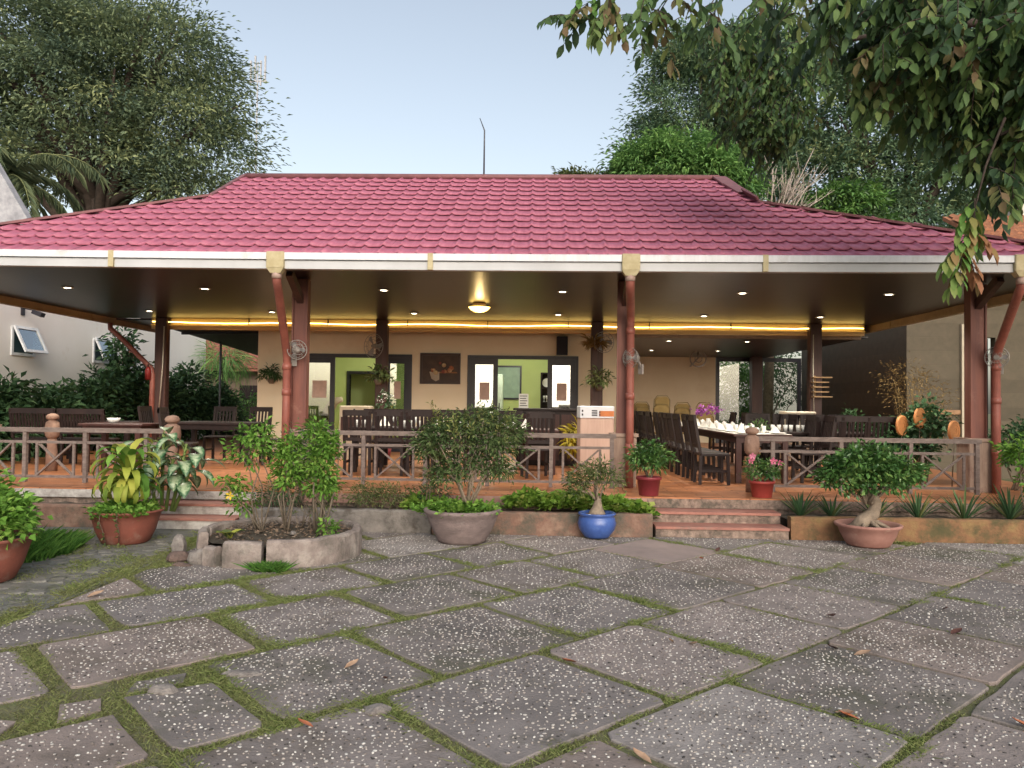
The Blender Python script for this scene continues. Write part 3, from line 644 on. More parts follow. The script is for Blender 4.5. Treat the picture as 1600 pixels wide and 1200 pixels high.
iw.box(-6.27, YW+.16, .4, -6.2, 21.5, 3.2); iw.box(1.70, YW+.16, .4, 1.755, 21.5, 3.2)
att(iw.build('inner_wall', m_green), P_)
att(MB().box(-6.3, YW+.15, 3.2, 1.75, 24.1, 3.27).build('inner_ceiling', m_ceilw), P_)
m_flat = mat('flat_roof', (0.2, 0.19, 0.18), rough=0.9)
att(MB().box(-6.45, 18.45, 3.33, 7.6, 24.4, 3.5).build('flat_roof', m_flat), P_)
att(MB().box(1.9, 16.67, 3.05, 7.15, 24.1, 3.07).build('ceiling', m_ceil), P_)
att(MB().box(1.9, 16.615, 3.0, 6.98, 16.66, 3.30).build('fascia', mat('taupe_fascia', (0.26, 0.19, 0.14), (0.2, 0.145, 0.11), rough=0.7)), P_)
att(MB().box(-5.28, 21.46, .4, -5.2, 21.64, 2.4).build('inner_door_frame', m_frame), P_); att(MB().box(-4.42, 21.46, .4, -4.34, 21.64, 2.4).build('inner_door_frame', m_frame), P_); att(MB().box(-5.2, 21.46, 2.32, -4.42, 21.64, 2.4).build('inner_door_frame', m_frame), P_)
def glassmat(name, refl, tint):
    m = bpy.data.materials.new(name); m.use_nodes = True; N, L = m.node_tree.nodes, m.node_tree.links
    N.remove(N['Principled BSDF']); t = N.new('ShaderNodeBsdfTransparent'); t.inputs['Color'].default_value = (*tint, 1)
    gl_ = N.new('ShaderNodeBsdfGlossy'); gl_.inputs['Roughness'].default_value = 0.03
    mx = N.new('ShaderNodeMixShader'); mx.inputs[0].default_value = refl
    L.new(t.outputs[0], mx.inputs[1]); L.new(gl_.outputs[0], mx.inputs[2]); L.new(mx.outputs[0], N['Material Output'].inputs['Surface']); return m
m_glass = glassmat('door_glass', 0.42, (0.8, 0.88, 0.82)); m_glass2 = glassmat('window_glass', 0.3, (0.75, 0.85, 0.85))
def sliding_door(xa, xb, sl, sr):
    d = MB(); y0, y1 = YW-.03, YW+.12
    d.box(xa, y0, .4, xa+.07, y1, 2.64); d.box(xb-.07, y0, .4, xb, y1, 2.64); d.box(xa+.07, y0, 2.56, xb-.07, y1, 2.64); d.box(xa+.07, y0, .4, xb-.07, y1, .43)
    f = att(d.build('sliding_door', m_frame), P_)
    for a, b in ((xa+.07, xa+sl), (xb-sr, xb-.07)):
        s = MB(); t = .11; ya, yb = YW+.0, YW+.05
        s.box(a, ya, .43, a+t, yb, 2.56); s.box(b-t, ya, .43, b, yb, 2.56); s.box(a+t, ya, 2.43, b-t, yb, 2.56); s.box(a+t, ya, .43, b-t, yb, .72)
        s.build('door_sash', m_frame, f); MB().box(a+t, ya+.02, .72, b-t, ya+.028, 2.43).build('pane', m_glass, f)
        s = MB().box(a+t+.10, ya+.012, 1.62, b-t-.08, ya+.018, 2.02); s.build('paper_notice', mat('pink_notice', (0.66, 0.50, 0.44), rough=0.9), f)
    return f
sliding_door(-5.41, -2.82, .80, .62); sliding_door(-1.54, 1.0, .70, .70)
# garden windows at the back right
for xa, xb in ((5.64, 6.86), (6.98, 8.25)):
    d = MB(); d.box(xa, 24.0, .4, xa+.1, 24.1, 3.05); d.box(xb-.1, 24.0, .4, xb, 24.1, 3.05); d.box(xa+.1, 24.0, 2.93, xb-.1, 24.1, 3.05); d.box(xa+.1, 24.0, .4, xb-.1, 24.1, .6)
    f = att(d.build('glazed_door', m_frame), P_); MB().box(xa+.1, 24.04, .6, xb-.1, 24.05, 2.93).build('pane', glassmat('clear_glass', 0.06, (.9, .93, .9)) if 'cg' not in _mats else _mats['cg'], f)
att(MB().box(6.86, 23.98, .4, 6.98, 24.12, 3.05).build('wall_post', m_frame), P_)
att(MB().box(6.55, 23.3, .4, 6.85, 23.6, 3.05).build('inner_post', m_dkcol), P_)
# lightning rod on the ridge
rod = MB().tube([(-.98, 14.1, 5.70), (-.98, 14.1, 6.60), (-1.07, 14.1, 6.83)], [.018, .014, .007], 6).build('lightning_rod', mat('dull_steel', (0.10, 0.10, 0.11), rough=0.5, metal=0.6)); tag(rod, 'thin metal rod with bent tip standing on the roof ridge', 'rod')
# ------------------------------------------------------------------ lamps
m_lampglow = emit('downlight_glow', (1.0, 0.86, 0.62), 9.0); m_ring = mat('lamp_ring', (0.6, 0.58, 0.52), rough=0.4)
def lamp_light(name, kind, parent, loc, energy, col=(1, .92, .78), radius=.08):
    d = bpy.data.lights.new(name, kind); d.energy = energy; d.color = col
    if kind == 'SPOT': d.spot_size = math.radians(130); d.spot_blend = 0.8
    d.shadow_soft_size = radius
    o = bpy.data.objects.new(name, d); link(o); o.parent = parent; o.location = loc; return o
def downlight(x, y, z, lab, e=165, group='recessed ceiling lights'):
    t = thing('downlight', lab, 'ceiling light', (x, y, z), 0, group)
    b = MB(); b.lathe([(.062, -.002), (.085, -.004), (.088, -.012), (.064, -.018), (.058, -.004)], 18); b.build('ring', m_ring, t)
    MB().lathe([(.058, -.003), (.05, -.014), (.02, -.017)], 14).build('bulb', m_lampglow, t)
    lamp_light('downlight_lamp', 'SPOT', t, (0, 0, -.03), e)
    return t
for i, x in enumerate((-7.4, -5.2, -2.37, .42, 3.19, 5.42)): downlight(x, 11.9, 3.3, f'small recessed lamp in the front ceiling row, {ordn[i]} from the left')
for i, x in enumerate((-7.66, -5.2, -2.38, .45, 3.28, 5.52)): downlight(x, 15.0, 3.3, f'small recessed lamp in the ceiling row before the light strip, {ordn[i]} from the left')
for x, y, l in ((3.11, 17.9, 'left lamp of the nearer pair in the low rear ceiling'), (4.91, 17.9, 'right lamp of the nearer pair in the low rear ceiling'), (3.18, 21.0, 'left lamp of the farther pair in the low rear ceiling'), (4.97, 21.0, 'right lamp of the farther pair in the low rear ceiling')):
    downlight(x, y, 3.05, l, 75)
t = thing('dome_lamp', 'glowing amber glass dome lamp under the dark ceiling', 'ceiling light', (-.98, 13.4, 3.3))
MB().lathe([(.12, 0), (.10, -.05), (.02, -.06)], 20).build('mount', m_dkcol, t)
MB().lathe([(.185, -.06), (.195, -.068), (.19, -.08), (.15, -.125), (.09, -.155), (.02, -.165)], 26).build('glass_bowl', emit('amber_glow', (1.0, 0.66, 0.16), 3.2), t)
MB().ring((0, 0, -.068), .19, .011, 26, 6, 'z').build('rim', m_dkcol, t)
lamp_light('dome_lamp_bulb', 'POINT', t, (0, 0, -.02), .35, (1, .66, .22), .05); lamp_light('dome_lamp_glow', 'POINT', t, (0, 0, -.23), 4, (1, .7, .3), .06)
# warm rope light along the beam: sagging runs between its clips
t = thing('rope_light', 'glowing yellow rope light running along the ceiling beam', 'light strip', (-.7, 16.36, 3.20))
b = MB(); pts = []; xx = -8.28
while xx < 6.93:
    pts.append((xx+.7, 0.0+random.uniform(-.006, .006), 0.005+0.012*math.sin(xx*2.1)+random.uniform(-.004, .004))); xx += .16
b.tube(pts, .0125, 6); b.build('glowing_tube', emit('rope_glow', (1.0, 0.70, 0.20), 4.0), t)
for k in range(9): MB().box(-7.2+1.72*k, -.02, -.02, -7.185+1.72*k, .04, .10).build('clip', m_dkcol, t)
# ceiling lamp of the green room
t = thing('room_lamp', 'bright ceiling lamp inside the lime green room', 'ceiling light', (-3.2, 19.2, 3.2))
MB().lathe([(.22, 0), (.22, -.04), (.18, -.08), (.02, -.1)], 20).build('shade', emit('room_glow', (1, .97, .85), 3), t)
lamp_light('room_bulb', 'POINT', t, (0, 0, -.2), 42, (1, .96, .84), .1); lamp_light('room_bulb', 'POINT', t, (2.8, -.2, -.25), 42, (1, .96, .84), .1)

# ------------------------------------------------------------------ wall things, fans, speakers
def picture():
    t = thing('painting', 'dark framed still life painting between the two sliding doors', 'painting', (-2.165, 17.59, 1.97))
    f = MB(); w, h = .465, .71
    f.box(-w, -.035, 0, -w+.05, 0, h); f.box(w-.05, -.035, 0, w, 0, h); f.box(-w+.05, -.035, h-.05, w-.05, 0, h); f.box(-w+.05, -.035, 0, w-.05, 0, .05)
    f.build('frame', mat('picture_frame', (0.05, 0.025, 0.018), rough=0.4), t)
    MB().box(-w+.05, -.012, .05, w-.05, -.003, h-.05).build('canvas', mat('canvas_dark', (0.05, 0.035, 0.03), (0.085, 0.055, 0.04), rough=0.6, scale=5), t)
    rs = random.Random(4); cols = [(0.34, .12, .06), (.42, .2, .1), (.25, .07, .05), (.5, .36, .2)]
    for k in range(16):
        a, r = rs.uniform(-.28, .3), rs.uniform(.03, .06); z = .30+rs.uniform(-.06, .20)*(1-abs(a)/.45)
        b = MB(); b.lathe([(r, 0), (r*.7, .003), (.002, .004)], 10); o = b.build('painted_fruit', mat(f'fruit_{k%4}', cols[k % 4], rough=.6), t, (a, -.013-.0006*k, z), (PI/2, 0, 0))
    MB().add([(-.25, -.014, .28), (-.02, -.014, .28), (-.02, -.014, .10), (-.1, -.014, .06), (-.2, -.014, .12)], [(0, 4, 3, 2, 1)]).build('painted_cloth', mat('painted_cloth', (.45, .38, .3), rough=.7), t)
    MB().add([(-.02, -.0135, .28), (.38, -.0135, .28), (.40, -.0135, .25), (-.02, -.0135, .25)], [(0, 3, 2, 1)]).build('painted_table', mat('painted_table', (.30, .14, .06), rough=.7), t)
picture()
t = thing('wall_speaker', 'tall black speaker hung on the wall above the right sliding door', 'speaker', (.62, 17.58, 2.66))
MB().cbox(-.125, -.2, 0, .125, 0, .42, .012).build('cabinet', mat('speaker_black', (0.016, 0.016, 0.025), rough=.5), t); MB().box(-.105, -.206, .02, .105, -.2005, .40).build('grille', mat('grille_black', (.03, .03, .04), rough=.9, scale=200), t)
m_wire = mat('fan_wire', (0.34, 0.32, 0.30), rough=.45, metal=.4); m_fan = mat('fan_body', (0.30, 0.27, 0.25), rough=.5)
def fan(x, y, z, lab, R=.19, rz=0.5, group='wall fans on the posts', dark=False):
    t = thing('wall_fan', lab, 'fan', (x, y, z), rz, group)
    c = MB(); c.ring((0, -.16, 0), R, .006, 22, 5); c.ring((0, -.22, 0), R*.55, .004, 18, 5); c.ring((0, -.10, 0), R*.8, .004, 20, 5)
    for k in range(14):
        a = 2*PI*k/14; c.tube([(R*.15*math.cos(a), -.235, R*.15*math.sin(a)), (R*.55*math.cos(a), -.22, R*.55*math.sin(a)), (R*math.cos(a), -.16, R*math.sin(a)), (R*.8*math.cos(a), -.10, R*.8*math.sin(a))], .0025, 4, False)
    c.build('cage', m_wire, t)
    for k in range(3):
        a = 2*PI*k/3; b = MB(); q = lambda r, o, yy: (r*math.cos(a+o), yy, r*math.sin(a+o))
        b.add([q(.03, -.4, -.15), q(.03, .4, -.13), q(R*.82, .35, -.125), q(R*.88, 0, -.15), q(R*.8, -.3, -.175)], [(0, 1, 2, 3, 4)]); b.build('blade', mat('fan_blade', (.26, .25, .25), rough=.4), t)
    MB().tube([(0, -.21, 0), (0, -.12, 0), (0, -.02, 0)], [.03, .055, .05], 12).build('motor', m_fan, t)
    b = MB(); b.tube([(0, -.03, 0), (0, .02, -.06), (0, .06, -.14)], .02, 8); b.box(-.04, .04, -.22, .04, .07, -.08); b.build('bracket', m_fan, t)
fan(-3.40, 10.78, 2.26, 'wire caged wall fan on the left front red column', .135, .5)
fan(-3.33, 16.25, 2.72, 'dark wall fan on the thin post before the left doors', .26, -.5)
fan(1.45, 10.80, 2.20, 'wire caged wall fan low on the column right of centre', .14, -.9)
fan(6.42, 10.80, 2.26, 'wire caged wall fan on the far right red column', .145, -.7)
fan(1.40, 16.25, 2.85, 'wall fan hung with dry golden straw on the post by the right doors', .22, .3)
t = thing('hanging_fan', 'small fan hanging below the low rear ceiling', 'fan', (4.55, 21.5, 2.85))
c = MB(); c.ring((0, 0, 0), .22, .02, 20, 6); c.ring((0, -.05, 0), .1, .012, 16, 5); c.build('cage', m_fan, t); MB().tube([(0, .02, .2), (0, 0, .02), (-.22, .0, -.22)], .025, 6).build('stem', m_fan, t)
# red extinguisher and cords at the left rear column
t = thing('red_extinguisher', 'small red extinguisher hung on the left rear column', 'extinguisher', (-8.25, 16.16, 1.95))
MB().lathe([(.02, .0), (.06, .01), (.065, .20), (.045, .25), (.02, .28)], 14).build('cylinder_body', mat('signal_red', (.22, .022, .02), rough=.4), t); MB().tube([(0, 0, .27), (0, 0, .34), (.06, 0, .33)], .014, 6).build('valve', m_dkcol, t)
o = MB().tube([(-7.92, 16.15, 3.1), (-7.93, 16.14, 2.2), (-7.98, 16.12, 1.25)], .012, 5).build('hanging_string', mat('pale_cord', (.5, .46, .38), rough=.8)); tag(o, 'pale cord hanging down the left rear column', 'cord')
o = MB().tube([(5.78, 16.1, 3.05), (5.78, 16.1, 2.2), (5.80, 16.1, 1.2)], .011, 5).build('hanging_string', _mats['pale_cord']); tag(o, 'pale cord hanging beside the right rear column', 'cord')
# little wooden shelf stack on right rear column
t = thing('wooden_rack', 'small wooden tiered rack fixed to the right rear column', 'rack', (5.95, 16.1, 1.75))
for k in range(5): MB().box(-.19, -.10, .0+.10*k, .19 if k % 4 == 0 else .12, .06, .025+.10*k).build('shelf', mat('rack_wood', (.30, .19, .10), (.2, .12, .06), rough=.7), t)
MB().box(-.15, .02, 0, -.11, .06, .45).build('upright', _mats['rack_wood'], t)

# ------------------------------------------------------------------ furniture on the terrace
FZ = 0.4
m_dark = mat('dark_wood', (0.027, 0.016, 0.015), (0.017, 0.011, 0.011), rough=0.5, scale=4, stretch=(3, 3, .5), spec=0.22)
m_dark2 = mat('reddish_wood', (0.07, 0.027, 0.023), (0.042, 0.018, 0.016), rough=0.45, scale=4, stretch=(3, 3, .5))
def make_chair(name, label, group, loc, rz, bh=1.0, w=.44, m=None, slats=6):
    """faces +x in its own frame: back at -x"""
    m = m or m_dark; t = thing(name, label, 'chair', loc, rz, group); h = w/2
    MB().cbox(-.20, -h, .42, .23, h, .46, .012).build('seat', m, t)
    b = MB()
    for s in (-1, 1): b.beam((-.20, s*(h-.02), .46), (-.29, s*(h-.02), bh), .04, .04, (1, 0, 0))
    b.beam((-.285, -h, bh-.03), (-.285, h, bh-.03), .03, .09); b.beam((-.225, -h+.03, .56), (-.225, h-.03, .56), .025, .05)
    for k in range(slats):
        y = -h+.06+(w-.12)*k/(slats-1); b.beam((-.225, y, .58), (-.283, y, bh-.07), .035, .016, (1, 0, 0))
    b.build('backrest', m, t)
    for x in (-.19, .20):
        for s in (-1, 1): MB().beam((x, s*(h-.03), .42), (x*1.06, s*(h-.025), 0), .042, .042, (1, 0, 0)).build('leg', m, t)
    b = MB(); b.beam((-.18, -h+.03, .20), (.19, -h+.03, .20), .02, .035); b.build('stretcher', m, t); MB().beam((-.18, h-.03, .20), (.19, h-.03, .20), .02, .035).build('stretcher', m, t)
    return t
def make_table(name, label, x0, x1, y0, y1, h=.73, m=None, group=None):
    m = m or m_dark; t = thing(name, label, 'table', ((x0+x1)/2, (y0+y1)/2, FZ), 0, group); a, b = (x1-x0)/2, (y1-y0)/2
    MB().cbox(-a, -b, h-.035, a, b, h, .008).build('tabletop', m, t)
    f = MB(); f.box(-a+.06, -b+.06, h-.13, a-.06, -b+.08, h-.036); f.box(-a+.06, b-.08, h-.13, a-.06, b-.06, h-.036); f.box(-a+.06, -b+.081, h-.13, -a+.08, b-.081, h-.036); f.box(a-.08, -b+.081, h-.13, a-.06, b-.081, h-.036); f.build('apron', m, t)
    for sx in (-1, 1):
        for sy in (-1, 1): MB().box(sx*(a-.09)-.04, sy*(b-.09)-.04, 0, sx*(a-.09)+.04, sy*(b-.09)+.04, h-.036).build('leg', m, t)
    return t
m_white = mat('white_linen', (0.74, 0.71, 0.66), (0.62, 0.58, 0.52), rough=0.9, scale=8); m_china = mat('white_china', (.78, .77, .74), rough=.25); m_glassw = mat('glassware', (.55, .57, .56), (.7, .7, .68), rough=.15, spec=.6)
# long table with white runner, right half
LT = make_table('long_table', 'long dark table with white runner and folded napkins', 2.98, 3.85, 11.55, 19.0, .73, m_dark2)
rn = MB().box(3.0, 11.53, FZ+.732, 3.83, 19.02, FZ+.737).build('table_runner', m_white); tag(rn, 'long white cloth runner laid over the dark long table', 'tablecloth')
G1 = 'slatted chairs along the left side of the long table'
c0 = make_chair('dining_chair', 'dark slatted chair nearest the steps at the white-runner table', G1, (2.62, 11.45, FZ), 0)
for i in range(1, 13): dup(c0, (2.60+random.uniform(-.03, .03), 11.45+.56*i, FZ), random.uniform(-.04, .04), f'dark slatted chair, {ordn[i]} from the steps in the left row along the white-runner table')
for i in range(8): dup(c0, (4.25+random.uniform(-.03, .03), 11.95+.8*i, FZ), PI+random.uniform(-.05, .05), f'dark slatted chair, {ordn[i]} from the railing on the right side of the white-runner table', 'slatted chairs along the right side of the long table')
# second table, right, with chairs seen from behind
make_table('dining_table', 'dark dining table set with glasses behind the right railing', 3.9, 5.9, 12.75, 13.5, .73)
for i, x in enumerate((4.62, 5.02, 5.42)): dup(c0, (x, 12.42, FZ), PI/2+random.uniform(-.06, .06), f'dark chair with its slatted back to the right railing, {ordn[i]} of three from the left', 'three chairs behind the right railing')
for i, x in enumerate((4.1, 4.6, 5.1, 5.6)): dup(c0, (x, 13.95, FZ), -PI/2, f'dark chair on the far side of the right railing table, {ordn[i]} from the left', 'far chairs at the right railing table')
# two joined tables in the middle with many chairs
make_table('dining_table', 'dark long dining table with white settings behind the middle railing', -3.0, -.95, 12.35, 13.2, .73)
make_table('dining_table', 'shorter dark table with one napkin setting beside the bonsai shrub', -.70, .40, 12.35, 13.2, .73, m_dark2)
for i in range(5): dup(c0, (-2.9+.44*i, 13.65, FZ), -PI/2+random.uniform(-.05, .05), f'dark slatted chair on the far side of the middle dining table, {ordn[i]} from the left', 'far chairs at the middle table')
for i in range(4): dup(c0, (-2.75+.5*i, 12.1, FZ), PI/2+random.uniform(-.05, .05), f'dark slatted chair with its back to the middle railing, {ordn[i]} from the left', 'near chairs at the middle table')
for i in range(2): dup(c0, (-.42+.5*i, 13.6, FZ), -PI/2, ['dark chair behind the bonsai shrub at the short table, left one', 'dark chair behind the short table, by the bar counter'][i], 'chairs at the short table')
dup(c0, (0.05, 12.02, FZ), PI/2+.2, 'dark chair with its back to the railing by the short table', 'chairs at the short table')
# left tables
make_table('dining_table', 'dark bare dining table near the left of the terrace', -6.35, -4.9, 13.2, 14.1, .75)
dup(c0, (-5.62, 12.1, FZ), .15, 'dark chair draped in black standing left of the walkway', 'chairs at the left tables')
for i, (x, y, a) in enumerate(((-6.0, 14.5, -PI/2), (-5.3, 14.5, -PI/2), (-4.55, 13.6, PI), (-6.7, 13.6, 0))): dup(c0, (x, y, FZ), a, ['dark chair behind the bare left table, left one', 'dark chair behind the bare left table, right one', 'dark chair at the wall end of the bare left table', 'dark chair at the hedge end of the bare left table'][i], 'chairs at the left tables')
make_table('dining_table', 'reddish side table with a white bowl behind the left railing', -7.0, -6.0, 11.6, 12.3, .76, m_dark2)
for i, x in enumerate((-8.55, -7.72)):
    make_chair('wide_chair', ['wide dark backed bench chair behind the left railing, left of the pair', 'wide dark backed bench chair behind the left railing, right of the pair'][i], 'wide bench chairs', (x+.1, 13.0, FZ), PI/2, .95, .8, m_dark, 14)
make_table('dining_table', 'dark table beyond the wide bench chairs at the left', -8.8, -7.2, 13.5, 14.3, .73)
# settings
def napkin(x, y, z, lab, g, s=1.0):
    b = MB(); b.add([(-.075*s, -.05*s, 0), (.075*s, -.06*s, 0), (.07*s, .06*s, 0), (-.07*s, .05*s, 0), (-.01*s, 0, .13*s), (.03*s, .01*s, .10*s)], [(0, 1, 5, 4), (1, 2, 5), (2, 3, 4, 5), (3, 0, 4), (3, 2, 1, 0)])
    o = b.build('folded_napkin', m_white, None, (x, y, z), (0, 0, random.uniform(-.6, .6))); tag(o, lab, 'napkin', g); return o
_gb = MB(); _gb.lathe([(.032, 0), (.034, .004), (.006, .01), (.006, .07), (.03, .10), (.034, .14), (.03, .17)], 10); wg_me = _gb.mesh('wine_glass', m_glassw)
_tb = MB(); _tb.lathe([(.028, 0), (.036, .11), (.034, .112)], 10); tg_me = _tb.mesh('water_glass', m_china)
_pb = MB(); _pb.lathe([(.06, 0), (.11, .012), (.125, .022), (.12, .02), (.06, .006)], 16); pl_me = _pb.mesh('plate', m_china)
def put(name, me, x, y, z, lab, cat, g): return tag(ob(name, me, None, (x, y, z)), lab, cat, g)
TZ = FZ+.732
for i in range(10):
    y = 11.8+.62*i
    for s, x in ((0, 3.14), (1, 3.66)):
        napkin(x, y, FZ+.738, f'white folded napkin on the {("left", "right")[s]} side of the white runner, {ordn[i]} from the near end', 'napkins on the long table', 1.0)
        put('water_glass', tg_me, x+.13*(1-2*s), y+.12, FZ+.738, f'small glass on the {("left", "right")[s]} side of the white runner, {ordn[i]} from the near end', 'glass', 'glasses on the long table')
        put('plate', pl_me, x, y-.16, FZ+.738, f'white plate on the {("left", "right")[s]} side of the white runner, {ordn[i]} from the near end', 'plate', 'plates on the long table')
for x in (-2.55, -1.62):
    put('plate', pl_me, x+.06, 12.62, TZ, 'white plate on the middle dark table, '+('left' if x < -2 else 'right')+' setting', 'plate', 'plates on the middle table')
    napkin(x+.08, 12.62, TZ+.022, 'white folded napkin on the middle dark table, '+('left' if x < -2 else 'right')+' setting', 'napkins on the middle table', 1.3)
napkin(-.13, 12.62, TZ, 'white folded napkin on the short table beside the bonsai shrub', 'napkins on the middle table', 1.3)
for k, x in enumerate((-2.9, -2.8, -2.72, -2.3, -2.22, -2.14, -2.05, -1.97, -1.9, -1.3, -1.2, -1.1, -.5, -.42, -.34)):
    put('water_glass', (tg_me, wg_me)[int(x*100) % 2], x, 12.55+random.uniform(0, .2), TZ, f'glass on the dark tables behind the middle railing, {ordn[k]} from the left', 'glass', 'glasses on the middle tables')
for k, x in enumerate((4.0, 4.1, 4.2, 4.3, 4.42, 4.52)): put('water_glass', tg_me, x, 12.95+random.uniform(0, .1), TZ, f'glass on the table behind the right railing, {ordn[k]} from the left', 'glass', 'glasses on the right table')
bw = MB(); bw.lathe([(.04, 0), (.08, .03), (.10, .08), (.095, .08), (.06, .03)], 18); tag(bw.build('bowl', m_china, None, (-6.55, 11.8, FZ+.762)), 'white bowl on the reddish table behind the left railing', 'bowl')
t = thing('flower_vase', 'small vase of purple flowers at the middle of the long table', 'vase', (3.42, 15.2, FZ+.738))
MB().lathe([(.05, 0), (.07, .06), (.04, .14), (.045, .16)], 14).build('vase_body', m_china, t)
m_purple = leafmat('purple_petal', [(.22, .04, .25), (.35, .09, .38), (.25, .05, .2)], trans=.2)
p, d, tt = blobs([(0, 0, .30, .2, .15, .1)], 16, 8, .03); leaf_obj('blossoms', p, d, .06, .05, m_purple, t, tint=tt)
t = thing('flower_vase', 'small green centrepiece near the front end of the long table', 'vase', (3.5, 12.1, FZ+.738)); MB().lathe([(.06, 0), (.08, .05), (.06, .08)], 12).build('vase_body', m_china, t)
m_lf_mid = leafmat('leaf_mid', [(.03, .06, .018), (.05, .10, .025), (.085, .15, .04)], trans=.2)
p, d, tt = blobs([(0, 0, .12, .15, .12, .06)], 10, 8, .03); leaf_obj('leaves', p, d, .06, .03, m_lf_mid, t, tint=tt)
# stacks of gold banquet chairs
m_gold = mat('gold_fabric', (.36, .25, .10), (.28, .19, .07), rough=.8); m_goldm = mat('gold_tube', (.30, .22, .10), rough=.35, metal=.7)
def banquet(loc, lab, rz=0.0):
    t = thing('banquet_chair', lab, 'chair', loc, rz, 'gold banquet chairs stacked by the rear wall')
    MB().cbox(-.2, -.2, .42, .2, .2, .47, .02).build('seat', m_gold, t)
    b = MB(); b.add([(-.17, .21, .58), (.17, .21, .58), (.18, .23, .86), (.12, .24, .93), (-.12, .24, .93), (-.18, .23, .86), (-.17, .24, .58), (.17, .24, .58), (.18, .26, .86), (.12, .27, .93), (-.12, .27, .93), (-.18, .26, .86)], [(0, 1, 2, 3, 4, 5), (11, 10, 9, 8, 7, 6)]+[(i, i+6, (i+1) % 6+6, (i+1) % 6) for i in range(6)]); b.build('backrest', m_gold, t)
    b = MB(); b.tube([(-.2, .2, .44), (-.2, .24, .86), (-.13, .265, .96), (.13, .265, .96), (.2, .24, .86), (.2, .2, .44)], .012, 6); b.build('back_frame', m_goldm, t)
    for sx in (-1, 1):
        for sy in (-1, 1): MB().tube([(sx*.19, sy*.18, .42), (sx*.2, sy*.2, 0)], .012, 6).build('leg', m_goldm, t)
    return t
bq = None
for i, x in enumerate((2.35, 2.72, 3.2, 3.75, 4.3)):
    for k in range(3):
        lab = f'gold banquet chair, {["bottom", "middle", "topmost"][k]} of its stack, {ordn[i]} stack from the left'
        loc = (x+random.uniform(-.02, .02), 19.6+.04*k+(.25 if i % 2 else 0), FZ+.13*k+(.08 if i == 2 else 0)*k)
        if bq is None: bq = banquet(loc, lab, PI)
        else: dup(bq, loc, PI+random.uniform(-.1, .1), lab)
# bar counter, coolers, wrapped appliance
t = thing('bar_counter', 'dark wooden bar counter before the right sliding door', 'counter', (.25, 14.6, FZ))
b = MB(); b.cbox(-.58, -.3, 0, .62, .3, 1.02, .01); b.build('cabinet', m_dark, t); MB().cbox(-.64, -.36, 1.02, .68, .34, 1.06, .01).build('top', m_dark, t)
for k in range(3): MB().box(-.54+.4*k, -.312, .1, -.18+.4*k, -.3005, .95).build('panel', m_dark2, t)
t = thing('sign_stand', 'small white menu card standing on the bar counter', 'menu stand', (-.2, 14.5, FZ+1.06)); MB().box(-.09, 0, 0, .09, .02, .27).build('card', m_china, t)
for k in range(5): MB().box(-.07, -.003, .04+.045*k, .07-.02*(k % 2), -.0005, .055+.045*k).build('print_line', m_frame, t)
m_cool = mat('beige_plastic', (.55, .47, .36), (.48, .40, .30), rough=.5)
def cooler(x, y, lab, split=False):
    t = thing('air_cooler', lab, 'air cooler', (x, y, FZ)); MB().cbox(-.3, -.2, 0, .3, .2, 1.06, .02).build('body', m_cool, t)
    if split:
        for k in range(2):
            for j in range(3): MB().box(-.26+.28*k, -.215, .88+.05*j, -.02+.28*k, -.2005, .90+.05*j).build('louver', m_dark, t)
    else:
        MB().box(-.2, -.21, .92, .2, -.2005, .955).build('louver', m_dark, t); MB().box(-.02, -.215, .93, .02, -.2105, 1.0).build('knob', m_frame, t); MB().box(-.27, -.206, .55, .27, -.2005, .84).build('grille', m_dark2, t)
cooler(-3.55, 15.3, 'beige air cooler behind the middle chairs, before the left doors'); cooler(5.15, 15.2, 'beige air cooler with twin slots behind the right chairs', True)
t = thing('packed_appliance', 'tall appliance in pink cardboard packing beside the red pipe', 'appliance', (1.0, 12.6, FZ), .05)
m_card = mat('pink_cardboard', (.56, .40, .33), (.48, .33, .27), rough=.9, scale=3, stretch=(6, 6, .6)); m_prn = mat('packing_white', (.66, .68, .72), (.6, .62, .66), rough=.7)
MB().cbox(-.27, -.25, 0, .27, .25, .93, .012).build('carton', m_card, t); MB().cbox(-.275, -.255, .93, .275, .255, 1.12, .012).build('carton_top', m_prn, t)
MB().box(.03, -.2575, .955, .27, -.2553, 1.045).build('orange_band', mat('orange_print', (.55, .19, .07), rough=.7), t)
for k in range(3): MB().box(-.09, -.2575, .965+.035*k, .0, -.2553, .985+.035*k).build('printed_bar', m_frame, t)
for k in range(2): MB().box(-.25, -.2575, .965+.06*k, -.225, -.2553, 1.0+.06*k).build('printed_mark', m_frame, t)
for k in range(2): MB().box(.03, -.2590, .965+.045*k, .05, -.2577, .995+.045*k).build('printed_mark', m_frame, t)
# room furniture seen through the doors
t = thing('display_shelf', 'dark display shelf with white plates inside the green room', 'shelf', (.62, 21.2, FZ))
b = MB(); b.box(-.45, -.15, 0, -.41, .2, 2.0); b.box(.41, -.15, 0, .45, .2, 2.0); b.box(-.41, .17, 0, .41, .2, 2.0); b.build('carcass', m_dark, t)
for k in range(5): MB().box(-.41, -.15, .4+.4*k-.03, .41, .17, .4+.4*k).build('shelf', m_dark, t)
for k in range(3):
    o = ob('plate', pl_me, None, (.34+.26*k, 21.2, FZ+1.60+.12), (math.radians(80), 0, 0)); tag(o, f'white plate stood upright on the display shelf, {ordn[k]} from the left', 'plate', 'plates on the display shelf')
for k in range(10): put('wine_glass', wg_me, .27+.075*k, 21.15, FZ+1.2, f'wine glass on the display shelf in the green room, {ordn[k]} from the left', 'glass', 'glasses on the display shelf')
t = thing('wall_board', 'pale teal board in black frame on the green room wall', 'board', (-.98, 21.48, 1.65))
